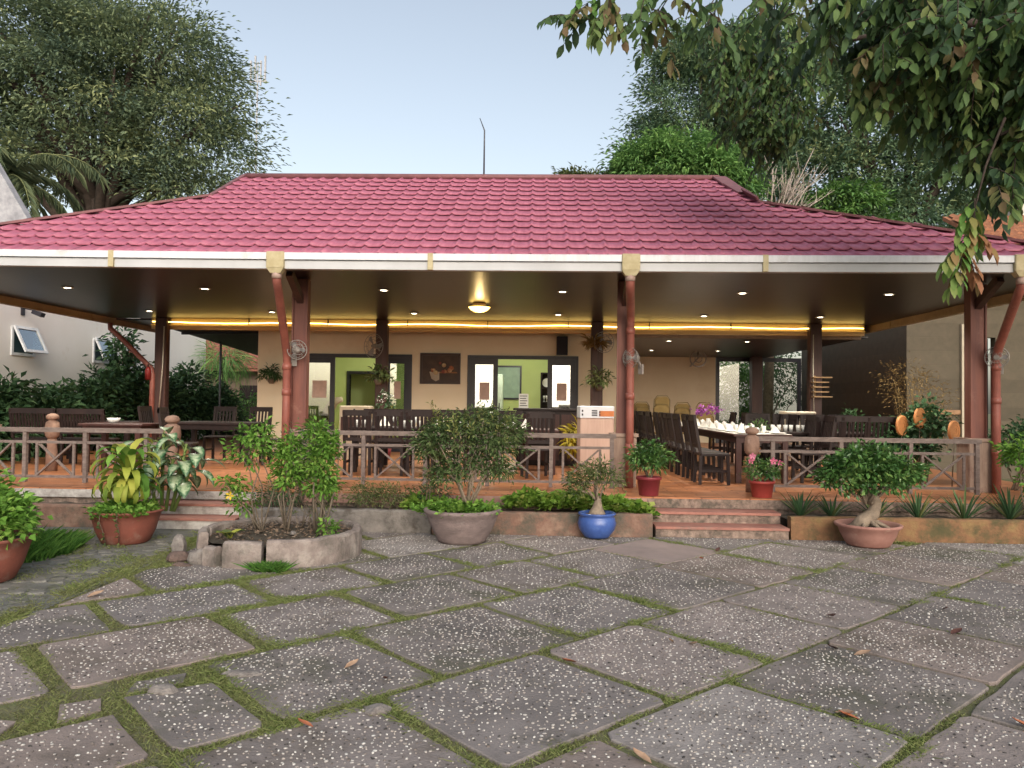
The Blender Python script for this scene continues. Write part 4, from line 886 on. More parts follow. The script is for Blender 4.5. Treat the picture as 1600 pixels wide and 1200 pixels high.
f = MB(); f.box(-.62, -.03, 0, -.57, 0, .95); f.box(.57, -.03, 0, .62, 0, .95); f.box(-.57, -.03, .9, .57, 0, .95); f.box(-.57, -.03, 0, .57, 0, .05); f.build('frame', m_frame, t); MB().box(-.57, -.015, .05, .57, -.002, .9).build('panel', mat('teal_board', (.36, .52, .42), rough=.4), t)
t = thing('refrigerator', 'pale green refrigerator inside the green room by the board', 'refrigerator', (-1.12, 20.2, FZ)); MB().cbox(-.3, -.3, 0, .3, .3, 1.9, .02).build('body', mat('mint_white', (.55, .68, .55), rough=.4), t); MB().box(-.28, -.325, .05, .28, -.3, 1.2).build('door', _mats['mint_white'], t); MB().box(-.28, -.325, 1.22, .28, -.3, 1.86).build('door', _mats['mint_white'], t); MB().box(.2, -.35, .8, .23, -.325, 1.15).build('handle', m_frame, t)
t = thing('armchair', 'curved pale chair inside the green room by the left door', 'armchair', (-4.85, 19.0, FZ)); MB().cbox(-.35, -.3, .0, .3, .3, .45, .04).build('seat', m_cool, t)
b = MB(); b.tube([(-.35, .1, .45), (-.33, .1, .85), (-.15, .1, 1.15), (.05, .1, 1.2)], [.14, .14, .12, .06], 8); b.build('backrest', m_cool, t)
# ------------------------------------------------------------------ railings and carved posts
m_rail = mat('weathered_rail', (0.215, 0.168, 0.15), (0.13, 0.10, 0.088), rough=0.8, scale=9, stretch=(1, 1, 3), bump=0.3, bscale=60, dirt=(0.36, 0.32, 0.30), dirt_scale=5, dirt_lo=0.6)
m_carve = mat('carved_wood', (0.30, 0.19, 0.14), (0.20, 0.12, 0.09), rough=0.75, scale=8, bump=0.3, dirt=(0.36, 0.27, 0.22), dirt_scale=6, dirt_lo=0.58)
def railing(xs, y, label, bays, x0=None, x1=None, y1=None):
    """post positions xs; a cross-braced bay between each two posts listed in bays"""
    t = thing('wooden_railing', label, 'railing', ((xs[0]+xs[-1])/2, y, FZ), 0, 'cross-braced wooden railings'); cx = t.location.x
    a, b = (x0 if x0 is not None else xs[0])-cx, (x1 if x1 is not None else xs[-1])-cx
    W = lambda: random.uniform(-.006, .006)
    MB().beam((a-.05, 0, .71+W()), (b+.05, 0, .71+W()), .075, .06).build('top_rail', m_rail, t)
    MB().beam((a, 0, .545+W()), (b, 0, .545+W()), .03, .035).build('mid_rail', m_rail, t)
    MB().beam((a, 0, .075), (b, 0, .075+W()), .03, .035).build('bottom_rail', m_rail, t)
    for x in xs: MB().beam((x-cx+W(), 0, 0), (x-cx+W(), 0, .68), .052, .052, (0, 1, 0)).build('post', m_rail, t)
    for p, q in bays:
        i, j = p-cx+.165, q-cx-.165
        for x in (i, j): MB().beam((x, .004, .093), (x, .004, .527), .032, .03, (0, 1, 0)).build('stile', m_rail, t)
        MB().beam((i+.02, -.012, .10), (j-.02, -.012, .52), .022, .036, (0, 1, 0)).build('brace', m_rail, t)
        MB().beam((i+.02, .014, .52), (j-.02, .014, .10), .022, .036, (0, 1, 0)).build('brace', m_rail, t)
    return t
xs = [-3.22, -2.36, -1.5, -.63, .24, 1.08]; railing(xs, 10.62, 'weathered railing between the left and middle red columns', list(zip(xs[:-1], xs[1:])))
xs = [-9.3, -8.5, -7.72, -6.92, -6.08, -5.25]; railing(xs, 10.28, 'weathered railing at the far left of the terrace', list(zip(xs[:-1], xs[1:])), x1=-4.95)
xs = [3.24, 4.15, 5.07, 5.95]; railing(xs, 10.52, 'weathered railing right of the red steps', list(zip(xs[:-1], xs[1:])), x0=3.02)
def bollard(x, y, h, lab):
    t = thing('carved_post', lab, 'carved post', (x, y, FZ), random.uniform(0, .7), 'carved wooden posts')
    s = h/0.9
    MB().lathe([(.085*s, 0), (.08*s, .30*s), (.066*s, .40*s), (.078*s, .45*s), (.06*s, .50*s)], 12).build('shaft', m_carve, t)
    MB().lathe([(.055*s, .50*s), (.10*s, .55*s), (.112*s, .66*s), (.095*s, .76*s), (.05*s, .795*s)], 8).build('carved_head', m_carve, t)
    MB().lathe([(.04*s, .795*s), (.085*s, .815*s), (.095*s, .85*s), (.07*s, .885*s), (.02*s, .90*s)], 14).build('cap', m_carve, t)
bollard(-7.55, 11.85, .90, 'carved wooden post rising behind the far left railing'); bollard(-4.86, 10.2, .93, 'carved wooden post at the right end of the far left railing'); bollard(2.93, 10.42, .87, 'carved wooden post beside the steps behind the pink flowers')

# ------------------------------------------------------------------ plants
m_twig = mat('grey_twig', (0.20, 0.16, 0.12), (0.12, 0.095, 0.07), rough=0.9, scale=20); m_bark = mat('dark_bark', (0.075, 0.055, 0.045), (0.045, 0.035, 0.03), rough=0.95, scale=8, bump=0.6, bscale=25); m_palebark = mat('pale_bark', (0.30, 0.235, 0.175), (0.18, 0.14, 0.105), rough=0.9, scale=14, bump=0.4, bscale=40)
L_ = leafmat
m_bright = L_('leaf_bright', [(0.0697, 0.155, 0.0279), (0.116, 0.248, 0.0388), (0.186, 0.357, 0.062), (0.295, 0.434, 0.093)], trans=.3); m_deep = L_('leaf_deep', [(0.0319, 0.073, 0.0365), (0.0547, 0.114, 0.0502), (0.0912, 0.17, 0.0684)], trans=.15, rough=.5)
m_olive = L_('leaf_olive', [(0.056, 0.088, 0.032), (0.096, 0.136, 0.048), (0.152, 0.184, 0.072), (0.256, 0.256, 0.096)], trans=.25); m_gloss = L_('leaf_gloss', [(0.034, 0.0935, 0.0272), (0.0595, 0.145, 0.0374), (0.102, 0.212, 0.0544), (0.204, 0.306, 0.085)], trans=.18, rough=.3, spec=.5)
m_sage = L_('leaf_sage', [(.045, .085, .03), (.075, .125, .045), (.115, .165, .06), (.19, .22, .085)], trans=.28); m_shoot = L_('leaf_shoot', [(.13, .18, .05), (.20, .23, .07), (.28, .27, .10)], trans=.3); m_yel = L_('leaf_yellow', [(0.208, 0.273, 0.0455), (0.351, 0.403, 0.065), (0.468, 0.468, 0.091), (0.156, 0.247, 0.0455)], trans=.3); m_crot = L_('leaf_croton', [(.36, .30, .03), (.48, .38, .04), (.22, .22, .03)], trans=.25); m_straw = L_('dry_straw', [(.20, .13, .05), (.32, .22, .09), (.26, .16, .06)], trans=.2, rough=.8)
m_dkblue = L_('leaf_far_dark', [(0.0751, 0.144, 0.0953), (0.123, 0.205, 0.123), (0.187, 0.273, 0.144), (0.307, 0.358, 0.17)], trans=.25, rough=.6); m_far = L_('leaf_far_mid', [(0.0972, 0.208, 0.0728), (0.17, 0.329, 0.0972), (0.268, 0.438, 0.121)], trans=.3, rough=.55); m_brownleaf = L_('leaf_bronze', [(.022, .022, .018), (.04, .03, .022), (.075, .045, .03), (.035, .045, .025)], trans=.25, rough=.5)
def stems_to(t, base_r, ells, n, r0, mt, height0=0.0, name='stem', wig=.12):
    for k in range(n):
        e = ells[k % len(ells)]; a = random.uniform(0, 2*PI); q = random.uniform(.15, .8)
        tip = Vector((e[0]+e[3]*q*math.cos(a), e[1]+e[4]*q*math.sin(a), e[2]+e[5]*random.uniform(-.2, .6)))
        b = Vector((base_r*random.uniform(-1, 1), base_r*random.uniform(-1, 1), height0)); d = tip-b
        m1 = b+d*.35+Vector((random.uniform(-wig, wig)*d.length, random.uniform(-wig, wig)*d.length, d.length*.08)); m2 = b+d*.7+Vector((random.uniform(-wig, wig)*d.length*.6,)*2+(d.length*.05,))
        MB().tube([b, m1, m2, tip], [r0, r0*.75, r0*.5, r0*.2], 6).build(name, mt, t)
def plant(name, lab, cat, loc, ells, nclump, per, spread, L, W, material, stems=5, sr=.01, base_r=.05, group=None, seg=1, droop=.3, h0=0.0, sm=None, part='foliage', bottom=-.6, shell=.35, flat=.8):
    t = thing(name, lab, cat, loc, 0, group)
    stems_to(t, base_r, ells, stems, sr, sm or m_twig, h0)
    p, d, tt = blobs(ells, nclump, per, spread, shell, bottom, flat)
    k = p[:, 2] > h0+.01; p, d, tt = p[k], d[k], tt[k]
    leaf_obj(part, p, d, RNG.uniform(.7, 1.25, len(p))*L, RNG.uniform(.75, 1.2, len(p))*W, material, t, droop, seg, tt); return t
def pot_lathe(name, lab, loc, prof, mt, soil_r, soil_z, cat='flower pot', soil=True, band=None, n=32):
    t = thing(name, lab, cat, loc); b = MB(); b.lathe(prof, n); b.f.pop(); b.sm.pop(); b.build('pot_body', mt, t)
    if soil: MB().lathe([(soil_r, soil_z-.03), (soil_r*.9, soil_z-.01), (soil_r*.4, soil_z+.01), (.01, soil_z+.012)], 20).build('soil', m_earth, t)
    return t
m_terra = mat('terracotta', (0.26, 0.085, 0.06), (0.185, 0.065, 0.048), rough=0.6, scale=4, bump=0.15, dirt=(0.30, 0.19, 0.15), dirt_scale=3.5, dirt_lo=0.55)
m_pinkpot = mat('dusty_pink_clay', (0.36, 0.19, 0.155), (0.27, 0.13, 0.105), rough=0.75, scale=5, dirt=(0.42, 0.29, 0.23), dirt_scale=4, dirt_lo=0.58); m_greypot = mat('grey_stone_pot', (0.25, 0.19, 0.18), (0.155, 0.12, 0.115), rough=0.85, scale=5, stretch=(1, 1, 2.5), bump=0.4, dirt=(0.30, 0.26, 0.25), dirt_scale=4, dirt_lo=0.57)
m_bluepot = mat('blue_glaze', (0.055, 0.115, 0.36), (0.04, 0.08, 0.26), rough=0.28, scale=6, spec=0.5, dirt=(0.10, 0.17, 0.40), dirt_scale=5, dirt_lo=0.55); m_redpot = mat('dark_red_plastic', (0.20, 0.03, 0.038), (0.16, 0.025, 0.03), rough=0.45); m_redpot2 = mat('red_plastic', (0.34, 0.055, 0.045), (0.28, 0.045, 0.04), rough=0.45)
bowl = lambda R, H: [(R*.58, 0), (R*.66, .02), (R*.80, H*.35), (R*.90, H*.7), (R*.95, H*.88), (R*1.03, H*.93), (R*1.05, H*.97), (R*1.02, H), (R*.95, H*.985), (R*.90, H*.86)]
GROUND = 0.008
# -- big terracotta pot with drooping yellow-green plant
pot_lathe('terracotta_pot', 'big round terracotta pot with trailing greens left of the raised bed', (-4.36, 8.15, GROUND), bowl(.365, .36), m_terra, .33, .32)
def blade_leaf(t, name, base, dirv, L, W, mt, arch=.5, up0=.9, seg=7, mid=None, fold=.12, roll=0.0):
    """one long arching leaf: rises along up0 then bends over by arch"""
    d = Vector((dirv[0], dirv[1], 0)).normalized(); s = Vector((-d.y, d.x, 0)); p = Vector(base); ang = up0; vs = []; st = L/seg
    for i in range(seg+1):
        u = i/seg; w = W*(math.sin(PI*min(1, u*.92+.08))**.7)*.5+.002
        n_ = Vector((-d.x*math.sin(ang), -d.y*math.sin(ang), math.cos(ang)))
        sr = s*math.cos(roll)+n_*math.sin(roll)
        vs += [p-sr*w+n_*w*fold*2, p, p+sr*w+n_*w*fold*2]
        p = p+(d*math.cos(ang)+Vector((0, 0, math.sin(ang))))*st; ang -= arch*(0.4+1.2*u)
    fs = []
    for i in range(seg): fs += [(i*3, i*3+1, i*3+4, i*3+3), (i*3+1, i*3+2, i*3+5, i*3+4)]
    me = bpy.data.meshes.new(name); me.from_pydata([tuple(v) for v in vs], [], fs); me.polygons.foreach_set('use_smooth', [True]*len(fs)); me.materials.append(mt)
    a = me.attributes.new('tint', 'FLOAT', 'POINT'); tt = random.random(); a.data.foreach_set('value', [min(1, max(0, tt+random.uniform(-.08, .08))) for _ in vs])
    return ob(name, me, t)
t = thing('dracaena', 'yellow-green drooping dracaena growing in the big terracotta pot', 'potted plant', (-4.34, 8.12, .36))
MB().tube([(0, 0, -.04), (.015, 0, .25), (0, 0, .5)], [.03, .026, .02], 8).build('stem', mat('green_stem', (.16, .22, .06), rough=.6), t)
for k in range(46):
    a = k*2.4+random.uniform(-.3, .3); z = .20+.30*(k/46); top = k/46
    blade_leaf(t, 'leaf', (0, 0, z), (math.cos(a), math.sin(a)), random.uniform(.40, .58), random.uniform(.075, .105), m_yel if random.random() < .7 else m_bright, arch=.60-.16*top+random.uniform(-.06, .06), up0=.55+.7*top)
for k in range(22):
    a = k*2.4+.9; blade_leaf(t, 'leaf', (0, 0, .24+.004*k), (math.cos(a), math.sin(a)-.15), random.uniform(.34, .46), random.uniform(.06, .09), m_yel, arch=.62, up0=.2+random.uniform(-.1, .2))
def carpet(name, lab, cat, loc, ells, n, L, W, mt, parent=None, h=.05, seg=1, group=None):
    t = thing(name, lab, cat, loc, 0, group) if parent is None else parent
    p, d, tt = blobs(ells, n, 9, .035, .0, -.1, .7); d[:, 2] = np.abs(d[:, 2])*.6+.25; leaf_obj('foliage', p, d, RNG.uniform(.7, 1.3, len(p))*L, RNG.uniform(.8, 1.2, len(p))*W, mt, t, .3, seg, tt); return t
carpet('creeping_plant', 'low bright creeper covering the top of the big terracotta pot', 'ground cover', (-4.36, 8.15, .34), [(0, 0, .02, .36, .36, .05), (.1, -.28, .0, .25, .1, .03)], 150, .05, .045, m_bright)
tr = thing('trailing_vine', 'thin pale vine hanging down the big terracotta pot', 'vine', (-4.36, 8.15, .34))
for a0 in (-1.75, -1.3):
    ps = [(.385*math.cos(a0), .385*math.sin(a0), .02), (.40*math.cos(a0), .40*math.sin(a0), -.05), (.36*math.cos(a0+.05), .36*math.sin(a0+.05), -.17), (.31*math.cos(a0+.02), .31*math.sin(a0+.02), -.28)]
    MB().tube(ps, .004, 4).build('stem', m_twig, tr); q = np.array(ps); pp = np.concatenate([q[i]+(q[i+1]-q[i])*u for i in range(3) for u in (np.linspace(0, 1, 5)[:, None],)]); pp[:, :2] *= 1.03
    leaf_obj('foliage', pp, RNG.normal(0, 1, (len(pp), 3))+np.array([[0, -1, 0]]), .05, .03, m_olive, tr)
# -- dieffenbachia with big variegated leaves
def variegated():
    m = bpy.data.materials.new('variegated_leaf'); m.use_nodes = True; N, Lk = m.node_tree.nodes, m.node_tree.links; b = N['Principled BSDF']; b.inputs['Roughness'].default_value = .35
    uv = N.new('ShaderNodeAttribute'); uv.attribute_name = 'across'; nz = N.new('ShaderNodeTexNoise'); nz.inputs['Scale'].default_value = 35; geo = N.new('ShaderNodeNewGeometry'); Lk.new(geo.outputs['Position'], nz.inputs['Vector'])
    ad = N.new('ShaderNodeMath'); ad.operation = 'MULTIPLY_ADD'; ad.inputs[1].default_value = .9; Lk.new(nz.outputs['Fac'], ad.inputs[0]); Lk.new(uv.outputs['Fac'], ad.inputs[2])
    cr = N.new('ShaderNodeValToRGB'); e = cr.color_ramp.elements; e[0].position = .55; e[0].color = (.40, .48, .30, 1); e[1].position = 1.0; e[1].color = (.035, .10, .04, 1); x = e.new(.84); x.color = (.13, .22, .11, 1)
    Lk.new(ad.outputs[0], cr.inputs['Fac']); Lk.new(cr.outputs['Color'], b.inputs['Base Color']); return m
m_var = variegated()
def broad_leaf(t, name, base, dirv, L, W, mt, pitch=.3, arch=.25, stalk=.12):
    d = Vector((dirv[0], dirv[1], 0)).normalized(); s = Vector((-d.y, d.x, 0)); p = Vector(base)+d*stalk*.7+Vector((0, 0, stalk*.7)); ang = pitch; vs, ac = [], []; seg = 7
    for i in range(seg+1):
        u = i/seg; w = W*.5*math.sin(PI*(u**.75))**.8*(1 if 0 < i < seg else .02)+.001; n_ = Vector((-d.x*math.sin(ang), -d.y*math.sin(ang), math.cos(ang)))
        for q, h in ((-1, .22), (-.5, .06), (0, 0), (.5, .06), (1, .22)): vs.append(p+s*w*q+n_*w*h); ac.append(abs(q)*.55+.25*(u > .85))
        p = p+(d*math.cos(ang)+Vector((0, 0, math.sin(ang))))*(L/seg); ang -= arch
    fs = [(i*5+j, i*5+j+1, (i+1)*5+j+1, (i+1)*5+j) for i in range(seg) for j in range(4)]
    me = bpy.data.meshes.new(name); me.from_pydata([tuple(v) for v in vs], [], fs); me.polygons.foreach_set('use_smooth', [True]*len(fs)); me.materials.append(mt)
    a = me.attributes.new('across', 'FLOAT', 'POINT'); a.data.foreach_set('value', ac)
    o = ob(name, me, t); MB().tube([base, Vector(base)+(vs[2]-Vector(base))*.5+Vector((0, 0, .03)), vs[2]], .007, 5).build('leaf_stalk', _mats['green_stem'], o); return o
t = thing('dieffenbachia', 'variegated dieffenbachia with large mottled leaves behind the terracotta pot', 'plant', (-4.40, 9.02, .22))
for sx, hgt in ((-.18, .80), (.12, .62), (.36, .60), (0, .92), (.28, .8)):
    MB().tube([(sx*.4, 0, 0), (sx*.8, 0, hgt*.6), (sx, 0, hgt)], [.022, .02, .015], 7).build('stem', _mats['green_stem'], t)
    for k in range(10):
        a = k*2.3+sx*9+random.uniform(-.3, .3); broad_leaf(t, 'leaf', (sx*(.6+.4*k/10), 0, hgt*(.38+.62*k/10)), (math.cos(a), math.sin(a)-.25), random.uniform(.30, .40), random.uniform(.14, .18), m_var, pitch=.05+.5*k/10, arch=.20+random.uniform(0, .14))
# -- far left pot and its shrub, grass tuft
pot_lathe('terracotta_pot', 'terracotta pot cut by the left edge of the courtyard', (-4.62, 6.32, GROUND), bowl(.40, .38), m_terra, .36, .34)
plant('bushy_plant', 'bright bushy herb filling the terracotta pot at the far left', 'potted plant', (-4.66, 6.32, .34), [(0, 0, .28, .36, .34, .26), (-.2, 0, .52, .28, .25, .25), (.22, -.05, .18, .28, .22, .18)], 170, 12, .05, .075, .05, m_bright, 9, .008, .1, seg=1)
t = thing('marigold', 'orange flower among the herbs at the far left', 'flower', (-4.58, 5.98, .62)); MB().lathe([(.01, -.02), (.035, 0), (.03, .012), (.005, .016)], 10).build('petals', mat('orange_petal', (.7, .22, .02), rough=.6), t); MB().tube([(0, .05, -.25), (0, 0, -.02)], .004, 5).build('stem', m_twig, t)
plant('garden_bush', 'dense green bush between the far left pot and the terrace', 'bush', (-5.6, 7.4, 0), [(0, 0, .35, .55, .5, .35), (-.5, .2, .5, .6, .5, .4), (.25, -.1, .22, .4, .4, .2)], 260, 12, .06, .09, .055, m_bright, 8, .01, .2)
ng = 5200; a = RNG.uniform(0, 2*PI, ng); r = np.sqrt(RNG.random(ng)); gx = -4.98+.42*r*np.cos(a); gy = 7.45+.62*r*np.sin(a)
m_lush = L_('lush_grass', [(.04, .11, .02), (.07, .17, .03), (.12, .24, .045)], trans=.3, rough=.55)
blades('tall_grass', np.stack([gx, gy, np.zeros(ng)], 1), RNG.uniform(.10, .26, ng)*(1.1-.5*r), .005, .42, m_lush)
# round raised bed: ring of worn masonry blocks, a broken gap at its left front
RB = thing('round_raised_bed', 'round raised bed with cracked stone rim and dry soil', 'raised bed', (-2.53, 7.74, 0)); RO, RI, RH = .79, .695, .265
m_bed = mat('bed_rim', (0.33, 0.285, 0.255), (0.17, 0.14, 0.125), c3=(0.245, 0.20, 0.18), rough=0.95, scale=5, bump=0.6, bscale=40, dirt=(0.11, 0.10, 0.085), dirt_scale=3, dirt_lo=0.52)
def arc_block(a0, a1, z1=RH, tilt=0.0, off=(0, 0), name='rim_block'):
    n = max(2, int(abs(a1-a0)/.12)); vs, fs = [], []
    for i in range(n+1):
        a = a0+(a1-a0)*i/n; w = random.uniform(-.007, .007); h = z1+random.uniform(-.006, .006); c, s = math.cos(a), math.sin(a)
        for r_, z in ((RO+w, -.03), (RO+w+.004, z1*.5), (RO-.006+w, h-.02), (RO-.025, h), (RI+.015, h), (RI, h-.02), (RI, -.03)): vs.append((r_*c+off[0], r_*s+off[1], z))
    for i in range(n):
        for j in range(7): fs.append((i*7+j, (i+1)*7+j, (i+1)*7+(j+1) % 7, i*7+(j+1) % 7))
    fs += [tuple(range(6, -1, -1)), tuple(n*7+j for j in range(7))]
    o = MB().add(vs, fs).build(name, m_bed, RB)
    if tilt: o.rotation_euler = (0, tilt, 0)
    return o
D = math.radians
arc_block(D(-82), D(40)); arc_block(D(40.6), D(150)); arc_block(D(150.8), D(188), RH*.98, .02); arc_block(D(-112), D(-84), RH*.95, 0, (-.012, -.012)); arc_block(D(-128), D(-116), RH*.8, -.06, (-.03, -.04)); arc_block(D(189), D(213), RH*.95, .03, (-.02, 0))
b = MB(); vs, fs = [(0, 0, .24)], []
for k in range(1, 6):
    for j in range(26):
        a = 2*PI*j/26; vs.append((RI*k/5*1.01*math.cos(a), RI*k/5*1.01*math.sin(a), .225+random.uniform(-.018, .018)-.008*k))
for j in range(26): fs.append((0, 1+j, 1+(j+1) % 26))
for k in range(4):
    for j in range(26): fs.append((1+k*26+j, 1+(k+1)*26+j, 1+(k+1)*26+(j+1) % 26, 1+k*26+(j+1) % 26))
b.add(vs, fs, True).build('soil', m_earth, RB)
m_lit = L_('leaf_litter', [(.10, .065, .045), (.20, .14, .10), (.30, .23, .17), (.07, .05, .04)], trans=.1, rough=.9)
n = 900; a = RNG.uniform(0, 2*PI, n); r = RI*.97*np.sqrt(RNG.random(n)); o = leaf_obj('leaf_litter', np.stack([r*np.cos(a), r*np.sin(a), .235-.04*r+RNG.uniform(0, .02, n)], 1), RNG.normal(0, 1, (n, 3))*np.array([1, 1, .25]), RNG.uniform(.02, .06, n), RNG.uniform(.01, .03, n), m_lit, RB, .1); o['kind'] = 'stuff'
for x, y, z, a, b_, c, lab, mm in [(-3.36,7.22,.05,.11,.09,.07,'rough brown rubble stone fallen from the raised bed',m_stone2),(-3.24,7.06,.01,.09,.05,.03,'flat rubble chip in front of the broken bed rim',m_stone2),(-3.14,7.16,.06,.10,.07,.09,'squared block slipped out of the broken bed rim',m_stone),(-3.44,7.42,.10,.07,.06,.16,'upright pale chunk at the broken left side of the bed',m_stone),(-2.36,7.55,.24,.03,.03,.025,'small pale pebble on the bed soil',m_stone)]:
    tag(rock('rubble_stone', x, y, z, a, b_, c, mm, int(x*-1000)), lab, 'stone', 'rubble around the raised bed')
plant('yellow_flower_shrub', 'sparse leafy shrub at the left of the round bed', 'shrub', (-2.78, 7.72, .22), [(-.10, 0, .80, .20, .2, .24), (-.26, -.05, .45, .12, .15, .2), (.0, 0, .98, .15, .16, .13), (-.15, 0, .3, .14, .15, .15)], 80, 9, .04, .068, .033, m_bright, 7, .009, .06, droop=.4)
t = thing('yellow_blossom', 'yellow flower low on the sparse left shrub', 'flower', (-3.0, 7.55, .60)); 
for k in range(5):
    a = 2*PI*k/5; MB().add([(0, 0, 0), (.03*math.cos(a-.4), -.012, .03*math.sin(a-.4)), (.05*math.cos(a), -.02, .05*math.sin(a)), (.03*math.cos(a+.4), -.012, .03*math.sin(a+.4))], [(0, 1, 2, 3)]).build('petal', mat('yellow_petal', (.65, .45, .03), rough=.5), t)
plant('leafy_shrub', 'dense green shrub in the middle of the round bed', 'shrub', (-2.48, 7.75, .22), [(0, 0, .62, .13, .15, .24), (.0, 0, .84, .10, .12, .14)], 80, 12, .035, .06, .03, m_bright, 6, .01, .05, droop=.4)
plant('leafy_shrub', 'bright taller shrub at the right of the round bed', 'shrub', (-2.14, 7.72, .22), [(0, 0, .74, .15, .16, .26), (-.06, 0, 1.0, .09, .1, .14), (.11, 0, .86, .09, .1, .12), (.02, 0, .46, .13, .14, .16)], 130, 12, .035, .064, .03, m_bright, 8, .011, .06, droop=.4)
plant('seedling', 'small bright seedling at the foot of the tall right shrub', 'plant', (-2.02, 7.55, .21), [(0, 0, .08, .08, .08, .07)], 10, 8, .03, .06, .035, m_bright, 3, .005, .02)
plant('woody_undergrowth', 'grey thin twigs between the shrubs of the bed', 'shrub', (-2.3, 7.9, .22), [(0, 0, .25, .28, .15, .2)], 30, 7, .05, .05, .02, m_olive, 14, .005, .12)
t = thing('broadleaf_seedling', 'pale broad leaved plant at the broken front of the round bed', 'plant', (-2.86, 7.20, .22))
for k in range(8): a = k*.9-1.4+random.uniform(-.2, .2); blade_leaf(t, 'leaf', (0, 0, .02), (math.cos(a), math.sin(a)-.3), random.uniform(.15, .20), random.uniform(.075, .095), m_olive if k % 3 else m_yel, arch=.22, up0=.75, seg=5)
ng = 900; a = RNG.uniform(0, 2*PI, ng); r = np.sqrt(RNG.random(ng)); blades('grass_tuft', np.stack([-2.36+.14*r*np.cos(a), 6.88+.06*r*np.sin(a), np.zeros(ng)], 1), RNG.uniform(.04, .11, ng), .0035, .55, m_lush)
# -- grey pot with bonsai-like shrub
pot_lathe('stone_pot', 'wide grey brown stone pot at the foot of the planter wall', (-.78, 8.52, .02), [(.26, 0), (.275, .03), (.35, .17), (.385, .26), (.40, .30), (.425, .325), (.43, .35), (.41, .365), (.385, .36), (.36, .31)], m_greypot, .37, .32)
carpet('creeping_plant', 'bright green creeper covering the top of the stone pot', 'ground cover', (-.78, 8.52, .34), [(0, 0, .03, .40, .38, .05), (-.42, .1, .0, .15, .12, .05)], 190, .05, .042, m_bright)
SHR = [(-.12, 0, .80, .42, .32, .20), (.30, 0, .76, .34, .28, .20), (-.40, 0, .70, .22, .2, .18), (.06, 0, .50, .36, .32, .16), (.08, .05, 1.0, .40, .26, .14), (-.20, -.05, .40, .26, .24, .12), (.36, 0, .50, .2, .2, .18), (.48, 0, .86, .16, .16, .16)]
t = plant('bonsai_shrub', 'wide airy olive green shrub growing in the stone pot', 'shrub', (-.74, 8.52, .34), SHR, 400, 11, .05, .066, .021, m_sage, 13, .015, .05, droop=.45, sm=m_palebark, shell=.25)
p_, d_ = [], []
for k in range(46):     # young shoots standing out of the crown
    a = random.uniform(0, 6.28); b0_ = np.array([.42*math.cos(a)*random.random()**.5, .28*math.sin(a), random.uniform(.75, 1.02)]); dv = np.array([.5*math.cos(a)+random.uniform(-.3, .3), .3*math.sin(a), random.uniform(.5, 1.0)]); dv /= np.linalg.norm(dv); l = random.uniform(.14, .26)
    for q in range(9): p_.append(b0_+dv*l*(q+1)/9); d_.append(dv*.6+np.array([random.gauss(0, .7), random.gauss(0, .7), random.uniform(-.5, .4)]))
leaf_obj('young_shoots', np.array(p_), np.array(d_), .06, .019, m_shoot, t)
plant('sprig', 'pale tipped sprig rising at the left of the airy shrub', 'shrub', (-1.18, 8.7, .45), [(0, 0, .55, .14, .1, .22)], 26, 8, .04, .06, .025, m_olive, 4, .006, .03)
# -- blue pot with desert rose
pot_lathe('blue_pot', 'blue glazed round pot with thick rim before the planter', (.74, 8.93, .02), [(.135, 0), (.15, .015), (.205, .09), (.222, .16), (.205, .225), (.19, .245), (.215, .26), (.22, .275), (.205, .285), (.185, .28), (.175, .24)], m_bluepot, .18, .25)
t = plant('desert_rose', 'desert rose bush with swollen pale trunk in the blue pot', 'potted plant', (.74, 8.93, .27), [(-.16, 0, .40, .20, .18, .13), (.12, 0, .42, .18, .18, .14), (-.02, 0, .52, .18, .17, .10), (-.26, 0, .30, .12, .12, .08)], 150, 10, .04, .06, .018, m_olive, 10, .012, .02, h0=.17, sm=m_palebark)
MB().tube([(0, 0, -.03), (.0, 0, .03), (.005, 0, .09), (.01, 0, .16), (.015, 0, .22)], [.10, .095, .06, .04, .03], 12).build('trunk', m_palebark, t)
# -- dark red pots on the terrace
pr = lambda R, H: [(R*.76, 0), (R*.78, .005), (R*.94, H*.82), (R*1.04, H*.83), (R*1.05, H*.97), (R*1.0, H), (R*.93, H*.98), (R*.9, H*.85)]
pot_lathe('red_pot', 'dark red plastic pot beside the middle down pipe', (1.47, 9.86, FZ), pr(.155, .24), m_redpot, .14, .21)
plant('jade_plant', 'bushy dark green plant in the dark red pot', 'potted plant', (1.48, 9.86, FZ+.2), [(0, 0, .22, .19, .17, .12), (-.12, 0, .30, .14, .14, .1), (.13, 0, .30, .15, .14, .09), (.0, 0, .40, .14, .13, .07)], 110, 10, .035, .075, .028, m_gloss, 6, .009, .03, droop=.4, seg=1)
pot_lathe('red_pot', 'bright red plastic pot on the top step by the carved post', (2.90, 9.86, FZ), pr(.155, .21), m_redpot2, .14, .18)
plant('flowering_plant', 'leafy plant with pink blossoms in the bright red pot', 'potted plant', (2.90, 9.86, FZ+.17), [(-.09, 0, .17, .10, .12, .14), (.10, 0, .16, .1, .12, .13)], 70, 10, .03, .06, .024, m_gloss, 6, .008, .03, droop=.4)
def blossom(x, y, z, lab, mt, s=.05):
    t = thing('pink_blossom', lab, 'flower', (x, y, z), 0, 'pink blossoms')
    for k in range(5):
        a = 2*PI*k/5+.3; MB().add([(0, 0, 0), (s*.7*math.cos(a-.5), -.015, s*.7*math.sin(a-.5)), (s*1.1*math.cos(a), -.03, s*1.1*math.sin(a)), (s*.7*math.cos(a+.5), -.015, s*.7*math.sin(a+.5))], [(0, 1, 2, 3)]).build('petal', mt, t)
m_pink = mat('pink_petal', (.62, .10, .20), (.55, .2, .3), rough=.5)
